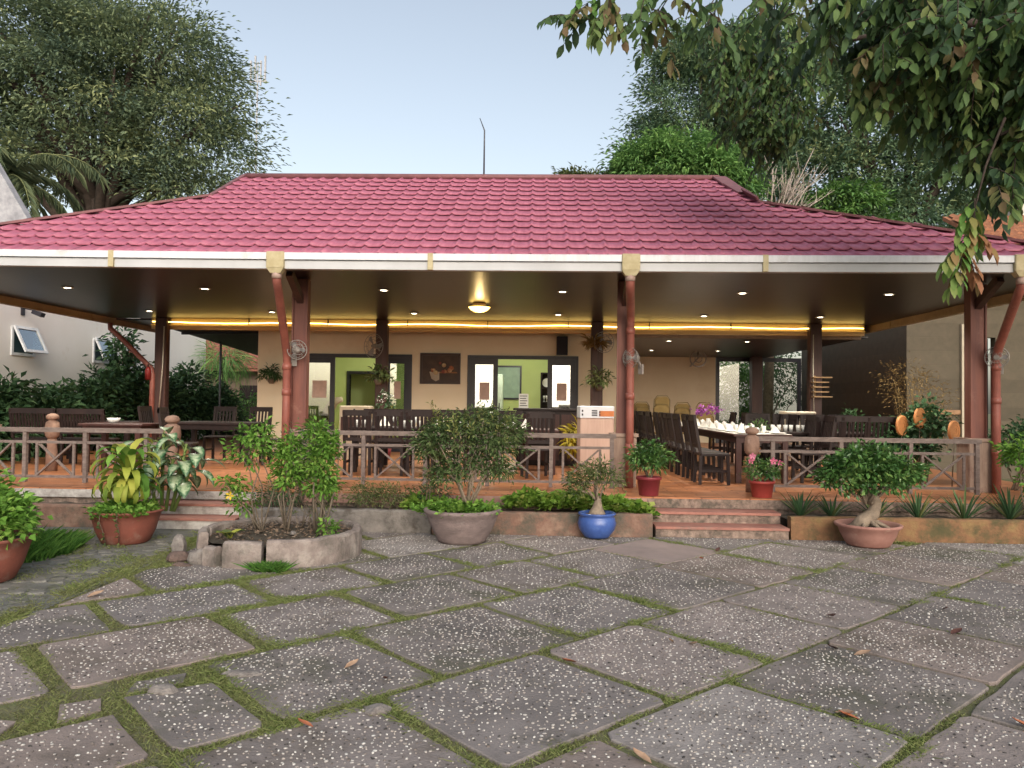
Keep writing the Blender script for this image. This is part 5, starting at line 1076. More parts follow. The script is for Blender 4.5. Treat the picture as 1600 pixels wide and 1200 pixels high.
for x, z, lab, s in ((2.76, FZ+.52, 'pink blossom at the left of the red pot plant', .045), (2.74, FZ+.46, 'lower pink blossom at the left of the red pot plant', .04), (3.02, FZ+.46, 'pink blossom at the right of the red pot plant', .05), (3.10, FZ+.44, 'paler pink blossom farthest right on the red pot plant', .04)): blossom(x, 9.80, z, lab, m_pink, s)
# -- right bonsai in a shallow pink bowl
pot_lathe('clay_bowl', 'shallow dusty pink clay bowl before the ochre planter wall', (3.74, 8.72, .02), [(.22, 0), (.235, .02), (.29, .12), (.315, .19), (.35, .215), (.355, .235), (.335, .245), (.31, .235), (.29, .19)], m_pinkpot, .30, .20)
t = plant('ficus_bonsai', 'round crowned ficus bonsai with gnarled roots in the pink clay bowl', 'potted plant', (3.74, 8.72, .22), [(-.22, 0, .62, .30, .28, .20), (.22, 0, .60, .30, .28, .20), (0, 0, .72, .36, .3, .18), (-.32, 0, .52, .2, .2, .14), (.42, -.02, .62, .16, .18, .12), (.1, -.1, .48, .3, .22, .12)], 330, 13, .045, .068, .036, m_gloss, 8, .022, .03, h0=.26, sm=m_palebark, droop=.3)
b = MB(); b.tube([(-.14, 0, -.02), (-.06, -.02, .07), (.06, 0, .15), (.10, .01, .27), (.04, 0, .40)], [.075, .08, .07, .055, .04], 10); b.build('trunk', m_palebark, t)
for k in range(7):
    a = 2*PI*k/7+.4; MB().tube([(0, 0, .10), (.12*math.cos(a), .10*math.sin(a), .045), (.24*math.cos(a+.2), .18*math.sin(a+.2), -.01)], [.035, .026, .012], 7).build('root', m_palebark, t)
# -- planter vegetation
m_begonia = L_('ground_cover_leaf', [(0.078, 0.169, 0.026), (0.143, 0.26, 0.039), (0.221, 0.351, 0.0585), (0.338, 0.39, 0.104)], trans=.25)
carpet('ground_cover', 'bright leafy ground cover in the planter behind the blue pot', 'ground cover', (.55, 9.38, .22), [(-.55, 0, .10, .35, .2, .13), (-.1, 0, .10, .3, .2, .13), (.35, -.05, .08, .3, .2, .10), (.72, -.1, .02, .15, .15, .08)], 340, .085, .08, m_begonia)
carpet('ground_cover', 'small patch of ground cover left of the stone pot', 'ground cover', (-1.32, 9.3, .22), [(0, 0, .07, .22, .2, .10)], 70, .075, .07, m_begonia)
for i, (x, w, mt, lab) in enumerate(((-1.72, .22, m_olive, 'dull small bush in the planter left of the stone pot'), (-2.05, .2, m_olive, 'dull low bush in the planter beside the leaning twigs'), (-1.25, .25, m_deep, 'dark feathery bush behind the stone pot'), (-3.15, .26, m_deep, 'grey green feathery bush behind the round bed'))):
    plant('small_bush', lab, 'bush', (x, 9.42, .22), [(0, 0, .16, w, .16, .16)], 60, 12, .05, .05, .014, mt, 6, .006, .05)
plant('dry_bush', 'dry brown twiggy bush in the planter right of the round bed', 'bush', (-2.55, 9.45, .22), [(0, 0, .24, .24, .15, .22)], 34, 10, .06, .05, .012, m_lit, 14, .005, .06)
plant('tall_grey_shrub', 'tall grey green feathery shrub against the left red pipe', 'shrub', (-2.95, 9.55, .22), [(0, 0, .75, .30, .15, .25), (.05, 0, .5, .25, .15, .2)], 100, 12, .06, .05, .014, m_deep, 8, .008, .08)
def spiky(x, y, lab, h=.34, n=24, z=.22):
    t = thing('spiky_plant', lab, 'plant', (x, y, z), random.uniform(0, 6), 'spiky plants in the ochre planter')
    for k in range(n):
        a = k*2.4; u = k/n; blade_leaf(t, 'leaf', (.015*math.cos(a), .015*math.sin(a), 0), (math.cos(a), math.sin(a)), h*random.uniform(.8, 1.15), .024, m_deep if k % 4 else m_olive, arch=.04+.05*random.random(), up0=.55+.75*u, seg=4, fold=.3)
for x, lab, h in ((3.22, 'spiky plant beside the right edge of the steps', .36), (3.58, 'spiky plant just left of the ficus bonsai', .30), (4.12, 'spiky plant just right of the ficus bonsai trunk', .32), (4.62, 'spiky plant left of the middle of the ochre planter', .36), (5.12, 'large spiky plant before the right railing post', .42), (5.72, 'large spiky plant before the far right column', .44), (6.15, 'spiky plant at the far right end of the planter', .42)):
    spiky(x, 9.38+random.uniform(-.08, .08), lab, h)
plant('leafy_shrub', 'bright green shrub at the right edge before the far column', 'shrub', (5.85, 9.2, .22), [(0, 0, .78, .32, .3, .2), (.35, 0, .95, .3, .3, .2), (.15, 0, .45, .3, .25, .14), (.4, 0, .6, .3, .3, .2)], 190, 11, .05, .08, .045, m_bright, 8, .01, .08)
plant('dark_shrub', 'dark shrub standing behind the far right column', 'shrub', (6.9, 11.2, .4), [(0, 0, .55, .5, .4, .35), (.4, 0, .8, .4, .4, .3)], 160, 12, .07, .08, .045, m_deep, 6, .012, .1)
plant('dark_shrub', 'dark round leaved shrub left of the far right column', 'shrub', (6.0, 12.2, .4), [(-.2, 0, .55, .45, .3, .3), (.1, 0, .95, .28, .25, .35)], 150, 11, .07, .09, .07, m_deep, 6, .012, .1)
plant('clipped_bush', 'dark clipped bush behind the right table, left one', 'bush', (6.35, 15.6, .4), [(0, 0, .65, .26, .26, .42)], 110, 12, .06, .08, .05, m_deep, 5, .012, .06, shell=.6)
plant('clipped_bush', 'dark clipped bush behind the right table, right one', 'bush', (7.15, 15.8, .4), [(0, 0, .55, .36, .3, .36)], 120, 12, .06, .08, .05, m_deep, 5, .012, .06, shell=.6)
plant('yellow_croton', 'yellow croton in front of the right sliding door', 'potted plant', (.78, 13.6, .4), [(0, 0, .55, .2, .18, .25)], 26, 8, .06, .24, .05, m_crot, 5, .01, .04, seg=2, droop=.5)
# dry golden tree and three log slices on rods
t = plant('dry_tree', 'dry golden twiggy tree standing behind the right railing', 'dry tree', (6.35, 12.9, .4), [(0, 0, 1.2, .5, .4, .6), (-.2, 0, 1.65, .4, .3, .35), (.3, 0, .8, .3, .3, .3)], 150, 12, .09, .06, .012, m_straw, 26, .008, .06, sm=mat('straw_twig', (.26, .18, .08), rough=.9))
for x, y, z, lab in ((5.66, 12.0, 1.28, 'orange log slice on a rod, left of three'), (5.93, 12.0, 1.40, 'orange log slice on a rod, highest of three'), (6.18, 11.5, 1.22, 'orange log slice on a rod, right of three')):
    t = thing('log_slice', lab, 'log slice', (x, y, z), .55, 'log slices on rods'); b = MB(); b.lathe([(.145, -.02), (.155, -.018), (.155, .018), (.145, .02)], 20)
    o = b.build('slice', mat('log_face', (.62, .27, .10), (.48, .20, .075), rough=.6, scale=10), t); o.rotation_euler = (PI/2, 0, .1)
    for r_ in (.04, .09, .13): MB().ring((0, -.0205, 0), r_, .002, 24, 4).build('growth_ring', mat('log_ring', (.36, .14, .05), rough=.7), t)
    MB().tube([(0, .0, -.15), (0, .03, .4-z)], .01, 6).build('rod', m_twig, t)
# plants hung on the posts
for x, y, z, mt, s, lab in ((-3.30, 16.15, 2.02, m_olive, .2, 'hanging orchid basket on the thin post before the left doors'), (1.36, 16.12, 1.95, m_olive, .27, 'large hanging fern basket on the post by the right doors'), (-6.05, 17.5, 2.05, m_deep, .2, 'dark hanging fern on the ochre wall left of the doors')):
    t = plant('hanging_plant', lab, 'hanging plant', (x, y, z), [(0, -.05, .05, s, s*.7, s), (0, -.05, -.15, s*.7, s*.5, s*.6)], 46, 9, .05, .12, .04, mt, 4, .006, .03, droop=.5, seg=2); MB().lathe([(.05, -.12), (.09, -.06), (.1, 0), (.09, 0)], 12).build('basket', m_twig, t)
t = plant('straw_nest', 'golden straw ornament hung on the post by the right doors', 'ornament', (1.32, 16.1, 2.78), [(-.05, 0, .0, .16, .12, .12), (0, 0, -.25, .08, .06, .16)], 30, 12, .04, .16, .012, m_straw, 4, .004, .03, droop=.7)
t = plant('potted_orchid', 'white flowering plant beside the left sliding door', 'potted plant', (-2.95, 15.2, .4), [(0, 0, 1.15, .14, .12, .25)], 22, 7, .04, .08, .04, m_deep, 4, .008, .02); p, d, tt = blobs([(0, -.05, 1.2, .16, .1, .25)], 7, 4, .03); leaf_obj('blossoms', p, d, .05, .045, L_('white_petal', [(.7, .7, .66), (.75, .74, .72)], trans=.2), t); MB().lathe([(.1, 0), (.13, .22), (.12, .22)], 14).build('pot_body', m_redpot, t)
# ------------------------------------------------------------------ neighbours: left house, hedge shrubs, rear house, right house
m_lhouse = mat('cream_render', (0.84, 0.80, 0.75), (0.79, 0.75, 0.69), rough=0.85, scale=.8, bump=0.05, bscale=60, dirt=(0.60, 0.50, 0.38), dirt_scale=.5, dirt_lo=0.6)
m_wf = mat('white_window_frame', (.74, .76, .78), rough=.4); m_wglass = glassmat('blue_glass', .45, (.5, .68, .74))
H = thing('neighbour_house', 'long cream rendered house with small white windows at the left', 'house', (-13.5, 19, 0))
WXL = -10.85
b = MB(); b.box(-16, 12, -.05, WXL, 25, 4.15); b.box(-16, 11.98, 4.1, WXL+.06, 25.05, 4.25)
att(b.build('wall', m_lhouse), H)
b = MB(); b.add([(-16, 16.0, 4.25), (-11.2, 16.0, 4.25), (-11.2, 16.0, 5.15), (-12.6, 16.0, 7.4), (-16, 16.0, 7.4), (-16, 16.6, 4.25), (-11.2, 16.6, 4.25), (-11.2, 16.6, 5.15), (-12.6, 16.6, 7.4), (-16, 16.6, 7.4)], [(0, 1, 2, 3, 4), (9, 8, 7, 6, 5)]+[(i, i+5, (i+1) % 5+5, (i+1) % 5) for i in range(5)]); att(b.build('gable', m_lhouse), H)
att(MB().beam((-10.95, 16.1, 4.65), (-12.75, 16.1, 7.55), .9, .22, (0, 1, 0)).build('coping', mat('stained_coping', (.42, .42, .44), (.22, .22, .24), rough=.9, scale=3)), H)
def side_window(y, z, w, h, open_=0.0):
    f = MB(); t = .06; x = WXL
    f.box(x-.02, y-w/2, z-h/2, x+.03, y-w/2+t, z+h/2); f.box(x-.02, y+w/2-t, z-h/2, x+.03, y+w/2, z+h/2); f.box(x-.02, y-w/2+t, z-h/2, x+.03, y+w/2-t, z-h/2+t); f.box(x-.02, y-w/2+t, z+h/2-t, x+.03, y+w/2-t, z+h/2)
    o = att(f.build('window', m_wf), H)
    MB().box(x+.003, y-w/2+t, z-h/2+t, x+.006, y+w/2-t, z+h/2-t).build('dark_recess', mat('dark_room', (.03, .06, .07), rough=.6), o)
    s = MB(); a = w/2-.01; s.box(.0, -a, -h, .04, -a+t, 0); s.box(0, a-t, -h, .04, a, 0); s.box(0, -a+t, -h, .04, a-t, -h+t); s.box(0, -a+t, -t, .04, a-t, 0)
    q = s.build('sash', m_wf, o, (x+.035, y, z+h/2), (0, -open_, 0)); MB().box(.015, -a+t, -h+t, .02, a-t, -t).build('pane', m_wglass, o, (x+.035, y, z+h/2), (0, -open_, 0))
side_window(15.95, 2.72, .76, .60, .45); side_window(18.9, 2.72, .76, .60, .42); side_window(20.25, 2.66, .62, .62, 0)
t = thing('wall_floodlight', 'small dark floodlight on a bracket on the cream wall', 'floodlight', (WXL, 15.9, 3.38)); b = MB(); b.box(0, -.05, -.1, .03, .05, .1); b.tube([(.02, 0, .05), (.28, 0, .0)], .015, 6); b.build('bracket', m_frame, t); MB().beam((.25, 0, -.02), (.45, -.0, -.10), .14, .09).build('lamp_head', m_frame, t)
HG = 'hedge shrubs along the cream house'
for i, (x, y, h, w, lab) in enumerate(((-9.9, 13.6, 1.9, .75, 'dark hedge shrub nearest the left edge'), (-9.95, 15.2, 1.75, .8, 'dark hedge shrub below the open left window'), (-10.0, 16.8, 2.1, .8, 'taller dark hedge shrub before the second window'), (-10.0, 18.2, 2.6, .75, 'dark hedge shrub with a tall shoot beside the closed window'), (-10.0, 19.8, 2.1, .85, 'dark hedge shrub left of the rear column'), (-9.95, 21.5, 2.5, .75, 'tall dark hedge shrub right of the rear column'), (-9.9, 23.3, 2.0, .85, 'dark hedge shrub at the far corner of the cream house'))):
    ells = [(0, 0, h*.45, w, w, h*.42), (.1, .2, h*.75, w*.6, w*.6, h*.25)]
    if i == 3: ells.append((0, 0, h*1.05, .22, .22, .5))
    plant('hedge_shrub', lab, 'shrub', (x, y, 0), ells, 230, 12, .12, .17, .085, m_deep, 7, .02, .15, group=HG, droop=.4)
plant('low_hedge', 'clipped green hedge at the back before the brick red roof', 'hedge', (-9.2, 26.5, 0), [(-1.2, 0, .9, 1.3, .5, .9), (1.2, 0, .9, 1.3, .5, .9), (3.4, 0, .9, 1.3, .5, .9)], 520, 12, .12, .13, .08, m_far, 8, .02, .5, shell=.7)
# rear house with tiled roof
RH_ = thing('tiled_house', 'brown house with red tiled roof behind the back hedge', 'house', (-9.5, 31, 0)); m_rt = mat('old_red_tile', (.34, .13, .085), (.20, .08, .06), rough=.8, scale=6); m_bw = mat('brown_render', (.30, .22, .165), (.22, .16, .12), rough=.9, scale=2)
att(MB().box(-15, 29, 0, -4, 34, 2.75).build('wall', m_bw), RH_)
rf = att(MB().add([(-15.4, 28.4, 2.7), (-3.6, 28.4, 2.7), (-3.6, 31.5, 4.6), (-15.4, 31.5, 4.6), (-15.4, 28.4, 2.62), (-3.6, 28.4, 2.62), (-3.6, 31.5, 4.5), (-15.4, 31.5, 4.5)], [(0, 1, 2, 3), (7, 6, 5, 4), (0, 4, 5, 1), (1, 5, 6, 2), (2, 6, 7, 3), (3, 7, 4, 0)]).build('roof', m_rt), RH_)
rows = MB()
for r in range(9):
    for k in range(40):
        x = -15.3+.295*k; y = 28.38+r*.345; z = 2.74+r*.2115; rows.add([(x, y, z), (x+.15, y, z+.06), (x+.29, y, z), (x+.29, y+.36, z+.2), (x+.15, y+.36, z+.25), (x, y+.36, z+.2), (x+.15, y, z-.01)], [(0, 1, 4, 5), (1, 2, 3, 4), (0, 6, 1), (1, 6, 2)])
o = rows.build('roof_tile_field', m_rt, rf); o['kind'] = 'stuff'
att(MB().box(-11.2, 28.9, .2, -10.0, 28.99, 2.1).build('window', mat('dark_opening', (.03, .02, .02), rough=.8)), RH_); att(MB().box(-9.95, 28.7, 0, -9.4, 29, 2.65).build('pillar', m_lhouse), RH_)
# dark canopy and its pole beyond the left of the pavilion
t = thing('metal_canopy', 'dark sheet metal canopy behind the left rear column', 'canopy', (-8.0, 21.5, 0)); b = MB(); b.add([(-9.1, 18.6, 3.35), (-6.5, 18.6, 3.40), (-6.5, 25.0, 3.40), (-9.1, 25.0, 3.05), (-9.1, 18.6, 3.31), (-6.5, 18.6, 3.36), (-6.5, 25.0, 3.36), (-9.1, 25.0, 3.01)], [(0, 1, 2, 3), (7, 6, 5, 4), (0, 4, 5, 1), (1, 5, 6, 2), (2, 6, 7, 3), (3, 7, 4, 0)]); att(b.build('sheet', mat('dark_sheet', (.05, .05, .055), (.08, .08, .08), rough=.6)), t)
for y in (19.5, 21, 22.5, 24): att(MB().beam((-9.1, y, 3.24), (-6.5, y, 3.30), .05, .06).build('rafter', m_frame), t)
m_steel = mat('grey_pole', (.13, .14, .15), rough=.5, metal=.3)
att(MB().tube([(-8.9, 21.5, 0), (-8.9, 21.5, 3.2)], .035, 8).build('pole', m_steel), t)
t = plant('ponytail_palm', 'pale green fountain palm before the rear house', 'palm', (-10.3, 25.0, 0), [(0, 0, 2.9, .5, .5, .35)], 36, 12, .15, .75, .03, m_far, 1, .06, .02, droop=.9, seg=2); MB().tube([(0, 0, 0), (0, 0, 2.9)], [.1, .06], 8).build('trunk', m_bark, t)
# right house
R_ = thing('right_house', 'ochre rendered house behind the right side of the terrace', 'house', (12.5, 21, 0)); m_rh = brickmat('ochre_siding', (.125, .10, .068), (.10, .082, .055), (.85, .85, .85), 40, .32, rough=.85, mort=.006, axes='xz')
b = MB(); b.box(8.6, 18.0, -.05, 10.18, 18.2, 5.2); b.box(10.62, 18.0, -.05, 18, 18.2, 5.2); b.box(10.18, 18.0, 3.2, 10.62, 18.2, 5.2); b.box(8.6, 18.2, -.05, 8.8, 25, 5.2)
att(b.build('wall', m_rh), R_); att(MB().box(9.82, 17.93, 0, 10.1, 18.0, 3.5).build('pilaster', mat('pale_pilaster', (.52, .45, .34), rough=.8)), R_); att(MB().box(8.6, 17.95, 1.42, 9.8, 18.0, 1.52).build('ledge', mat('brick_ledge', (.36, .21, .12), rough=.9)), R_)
att(MB().box(10.18, 18.3, 0, 10.62, 18.35, 3.2).build('door', mat('doorway_shade', (.012, .012, .014), rough=.6)), R_)  # no door leaf: black panel puts the open doorway's shade into colour
for k in range(6): att(MB().box(10.36, 18.22, 1.85+.155*k, 10.55, 18.28, 1.93+.155*k).build('white_slat', m_wf), R_)
m_ot = mat('orange_tile', (.42, .19, .10), (.27, .11, .06), rough=.8, scale=9)
rf = att(MB().add([(10.05, 16.6, 4.95), (18, 16.6, 4.95), (18, 19.2, 6.3), (10.05, 19.2, 6.3), (10.05, 16.6, 4.85), (18, 16.6, 4.85), (18, 19.2, 6.2), (10.05, 19.2, 6.2)], [(0, 1, 2, 3), (7, 6, 5, 4), (0, 4, 5, 1), (1, 5, 6, 2), (2, 6, 7, 3), (3, 7, 4, 0)]).build('roof', m_ot), R_)
tl = MB().add([(0, 0, 0), (.1, -.01, .055), (.2, 0, 0), (.2, .33, .16), (.1, .33, .21), (0, .33, .16), (.1, 0, -.01)], [(0, 1, 4, 5), (1, 2, 3, 4), (0, 6, 1), (1, 6, 2)]).mesh('roof_tile', m_ot)
for r in range(8):
    for k in range(18): ob('roof_tile', tl, rf, (10.06+.205*k+.1*(r % 2), 16.56+.32*r, 4.99+.166*r+random.uniform(-.01, .01)))
att(MB().box(11.85, 19.3, 5.2, 18, 19.9, 7.4).build('upper_wall', mat('pale_upper_wall', (.62, .57, .50), (.56, .51, .45), rough=.85)), R_)
# things behind the rear windows
o = MB().box(4.2, 30, 0, 16, 30.3, 3.4).build('boundary_wall', m_lhouse); tag(o, 'pale boundary wall far behind the rear garden doors', 'wall')
plant('garden_bush', 'hanging dark green bush outside the left rear garden door', 'bush', (6.9, 26.2, 0), [(0, 0, 1.6, .7, .5, 1.1), (.2, 0, 2.6, .8, .5, .5)], 150, 12, .12, .18, .05, m_far, 6, .02, .1, droop=.7)
plant('garden_tree', 'small tree outside the right rear garden door', 'tree', (8.2, 27.5, 0), [(0, 0, 3.0, 1.4, .8, .9), (.6, 0, 2.0, .8, .6, .5), (-.3, 0, 1.1, .9, .6, .5)], 170, 12, .14, .16, .06, m_deep, 7, .04, .1, droop=.5)
t = thing('blue_tarp', 'blue covered stack seen through the rear garden door', 'tarp', (7.6, 27.0, 0)); MB().cbox(-.35, -.3, 0, .35, .3, 1.4, .05).build('stack', mat('tarp_blue', (.08, .14, .40), rough=.5), t)

# ------------------------------------------------------------------ trees behind the roof
def tree(name, lab, x, y, th, ells, nclump, per, spread, L, W, mt, tr=.35, group=None, limbs=9, lean=0, bark=None, droop=.35, shell=.5, bottom=-.6, flat=.5):
    t = thing(name, lab, 'tree', (x, y, 0), 0, group); bark = bark or m_bark
    MB().tube([(0, 0, -.1), (lean*.3, 0, th*.4), (lean*.8, .1, th*.8), (lean, 0, th)], [tr*1.2, tr, tr*.8, tr*.6], 10).build('trunk', bark, t)
    for k in range(limbs):
        e = ells[k % len(ells)]; a = random.uniform(0, 6.28); tip = Vector((e[0]+e[3]*.7*math.cos(a), e[1]+e[4]*.6*math.sin(a), e[2]+e[5]*random.uniform(0, .6))); bs = Vector((lean*.9, 0, th*random.uniform(.75, 1))); d = tip-bs
        MB().tube([bs, bs+d*.4+Vector((0, 0, d.length*.12)), bs+d*.75+Vector((0, 0, d.length*.08)), tip], [tr*.5, tr*.32, tr*.18, tr*.05], 7).build('limb', bark, t)
    p, d, tt = blobs(ells, nclump, per, spread, shell, bottom, flat); leaf_obj('crown', p, d, RNG.uniform(.7, 1.3, len(p))*L, RNG.uniform(.7, 1.3, len(p))*W, mt, t, droop, 1, tt); return t
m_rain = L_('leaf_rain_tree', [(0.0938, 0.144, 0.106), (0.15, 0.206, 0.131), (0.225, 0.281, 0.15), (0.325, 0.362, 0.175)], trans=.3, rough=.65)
tree('rain_tree', 'large dark dense tree rising behind the left of the roof', -19.9, 34, 10.5, [(.6, 0, 14.8, 6.0, 4.5, 4.6), (-3.2, 0, 16.4, 5.5, 4.5, 4.2), (4.2, 0, 13.0, 3.2, 3, 3.4), (1.5, 0, 17.2, 4.2, 3.5, 2.4), (0, -1, 11.6, 5.0, 3.5, 1.8), (-7, 0, 13.5, 4, 4, 5), (4.6, 0, 10.6, 2.6, 2.5, 1.7)], 880, 95, .56, .25, .09, m_rain, .6, limbs=26, shell=.45, bottom=-.45)
tree('dark_tree', 'tall hazy dark tree behind the right end of the ridge', 7.2, 33, 9, [(-.3, 0, 14.2, 2.9, 2.8, 3.0), (-1.8, 0, 11.8, 2.1, 2, 2.2), (1.6, 0, 15.5, 2.6, 2.4, 2.4), (1.5, 0, 12, 2.6, 2.2, 2.4), (-.6, 0, 16.4, 1.9, 1.6, 1.4)], 620, 72, .36, .20, .075, m_dkblue, .35, limbs=10, shell=.4)
tree('mango_tree', 'bright green rounded tree behind the right end of the ridge', 4.4, 24.5, 7, [(.1, 0, 8.9, 2.2, 1.8, 1.35), (-.7, 0, 9.1, 1.3, 1.3, .8), (1.2, 0, 8.4, 1.5, 1.4, 1.0)], 300, 50, .22, .21, .06, m_far, .25, limbs=8, droop=.6)
tree('low_tree', 'dull green low tree at the left of the bright green one', 1.9, 25.5, 6, [(-.1, 0, 8.3, 1.5, 1.4, 1.1), (1.0, 0, 8.3, 1.2, 1.2, .9)], 190, 44, .22, .19, .06, m_olive, .2, limbs=6)
tree('dark_tree', 'wide dark tree behind the right slope of the roof', 13.2, 28, 7, [(0, 0, 10.2, 4.6, 3, 3.2), (-2.6, 0, 9.2, 2.6, 2.2, 2.2), (2.6, 0, 11.5, 3, 2.5, 3), (0, 0, 7.6, 5, 2.5, 1.6), (-1.5, 0, 12.6, 3, 2.4, 2.2), (-1, 0, 15.2, 3.5, 2.6, 2.2), (2.6, 0, 15, 3.4, 2.6, 2.4)], 1150, 64, .34, .21, .08, m_dkblue, .4, limbs=14, shell=.35, bottom=-.8)
tree('young_tree', 'mid green tree top beside the bare branches', 10.6, 26.5, 6.5, [(0, 0, 8.4, 1.3, 1, .9), (.8, 0, 7.6, .95, .8, .6)], 110, 36, .2, .24, .08, m_far, .14, limbs=6, droop=.5)
t = thing('bare_tree', 'bare pale branched tree behind the right hip of the roof', 'bare tree', (7.45, 24.9, 0)); MB().tube([(0, 0, 0), (.1, 0, 3), (.0, 0, 6.4)], [.2, .15, .1], 8).build('trunk', m_palebark, t)
m_pb2 = mat('bleached_branch', (.46, .39, .34), (.34, .28, .24), rough=.9)
for k in range(38):
    a = random.uniform(-1.1, 1.1); l = random.uniform(1.5, 3.1); b0_ = Vector((random.uniform(-.1, .1), 0, random.uniform(6.0, 7.6))); d = Vector((math.sin(a), random.uniform(-.3, .3), math.cos(a)*.9+.2)).normalized()
    m1 = b0_+d*l*.45+Vector((random.uniform(-.12, .12), 0, .0)); e = b0_+d*l; b = MB(); b.tube([b0_, m1, e], [.036, .022, .007], 5)
    for q in range(8):
        s_ = b0_+d*l*random.uniform(.35, .9); dd = (d+Vector((random.uniform(-.8, .8), random.uniform(-.4, .4), random.uniform(-.2, .7)))).normalized(); b.tube([s_, s_+dd*random.uniform(.35, .95)], [.012, .004], 4)
    b.build('branch', m_pb2, t)
m_palm = L_('palm_leaflet', [(.10, .14, .085), (.15, .19, .10), (.22, .25, .13)], trans=.3, rough=.7, spec=.1)
# coconut palm at the left
t = thing('coconut_palm', 'coconut palm with arching fronds at the far left edge', 'palm', (-16.2, 22.5, 0)); MB().tube([(0, 0, 0), (.2, 0, 4), (.1, 0, 8.0)], [.2, .15, .12], 10).build('trunk', m_palebark, t)
for k in range(15):
    a = k*2*PI/15+.2; el = random.uniform(.15, 1.1); Lf = random.uniform(2.6, 3.4); P0 = Vector((.1, 0, 8.0)); pts = []; ang = el; p = P0.copy(); d = Vector((math.cos(a), math.sin(a), 0))
    for i in range(13): pts.append(p.copy()); p += (d*math.cos(ang)+Vector((0, 0, math.sin(ang))))*Lf/12; ang -= .16
    b = MB(); b.tube(pts, [.03*(1-i/14) for i in range(13)], 5)
    fr = b.build('frond', mat('frond_rib', (.20, .22, .09), rough=.6), t)
    n = 130; u = RNG.uniform(.08, 1, n)*11.99; i0 = u.astype(int); A_ = np.array([list(q) for q in pts]); pos = A_[i0]+(A_[np.minimum(i0+1, 12)]-A_[i0])*(u-i0)[:, None]; tan = norm(A_[np.minimum(i0+1, 12)]-A_[i0]+1e-6); s_ = np.where(RNG.random(n) < .5, -1, 1)[:, None]; side = np.array([[-math.sin(a), math.cos(a), 0]])
    leaf_obj('leaflets', pos, side*s_*.8+tan*.55+np.array([[0, 0, -.45]]), RNG.uniform(.5, .75, n), .035, m_palm, fr, .5)
# telecom mast beyond the left tree
t = thing('antenna_mast', 'distant pale telecom mast at the edge of the left tree', 'mast', (-22.35, 60, 0)); m_mast = mat('mast_grey', (.45, .45, .47), rough=.6)
MB().tube([(0, 0, 0), (0, 0, 28.5)], [.10, .06], 8).build('pole', m_mast, t)
for k, x in enumerate((-.55, -.2, .25, .6)): MB().box(x-.06, -.06, 26.6+.3*(k % 2), x+.06, .06, 28.6+.4*(k % 2)).build('panel_antenna', m_mast, t)
MB().box(-.75, -.05, 26.9, .75, .05, 27.0).build('bracket', m_mast, t)

# ------------------------------------------------------------------ overhanging tree at the right, its trunk outside the frame
OT = thing('overhanging_tree', 'near broad leaved tree hanging its branches in from the right', 'tree', (8.6, 6.6, 0))
MB().tube([(0, 0, -.1), (-.1, 0, 1.8), (-.3, .1, 3.6), (-.6, .3, 5.2)], [.34, .27, .22, .17], 12).build('trunk', m_bark, OT)
m_ol = L_('broad_leaf', [(.045, .08, .05), (.06, .11, .055), (.09, .16, .06), (.13, .21, .07), (.18, .23, .08), (.17, .12, .065)], trans=.35, rough=.55, spec=.2)
m_tip = L_('broad_leaf_tip', [(.09, .20, .05), (.14, .27, .06), (.20, .30, .08), (.28, .15, .07), (.30, .13, .07)], trans=.35, rough=.5, spec=.25)
SPR = []   # twig starts (world): x, y, z, direction, length
def ell_pts(c, r, n):
    out = []
    for _ in range(n):
        v = RNG.normal(0, 1, 3); v /= np.linalg.norm(v); q = RNG.random()**.45; out.append(np.array(c)+v*np.array(r)*q)
    return out
G = []
for c, r, n in (((4.55, 7.4, 5.2), (1.35, 1.2, .95), 330), ((4.85, 7.6, 4.35), (.85, 1.0, .65), 130), ((4.4, 7.3, 3.85), (.3, .5, .4), 18), ((3.6, 7.4, 4.9), (.45, .7, .45), 40), ((2.9, 7.2, 5.5), (.9, .8, .25), 60), ((1.2, 7.0, 5.25), (.7, .5, .15), 22), ((.55, 7.0, 5.18), (.25, .3, .12), 7), ((3.6, 8.0, 5.9), (2.0, 1.2, .5), 14), ((5.6, 7.4, 4.6), (.6, .8, 1.0), 36)):
    G += [(p, 1) for p in ell_pts(c, r, n)]
for c, r, n in (((3.0, 10.2, 6.0), (.75, .8, .95), 300), ((2.6, 10.3, 6.5), (.9, .8, .4), 36), ((3.1, 10.0, 5.2), (.42, .5, .45), 70)): G += [(p, 0) for p in ell_pts(c, r, n)]
pos, dirs, Ls, Ws, tn, big = [], [], [], [], [], []; twb = MB()
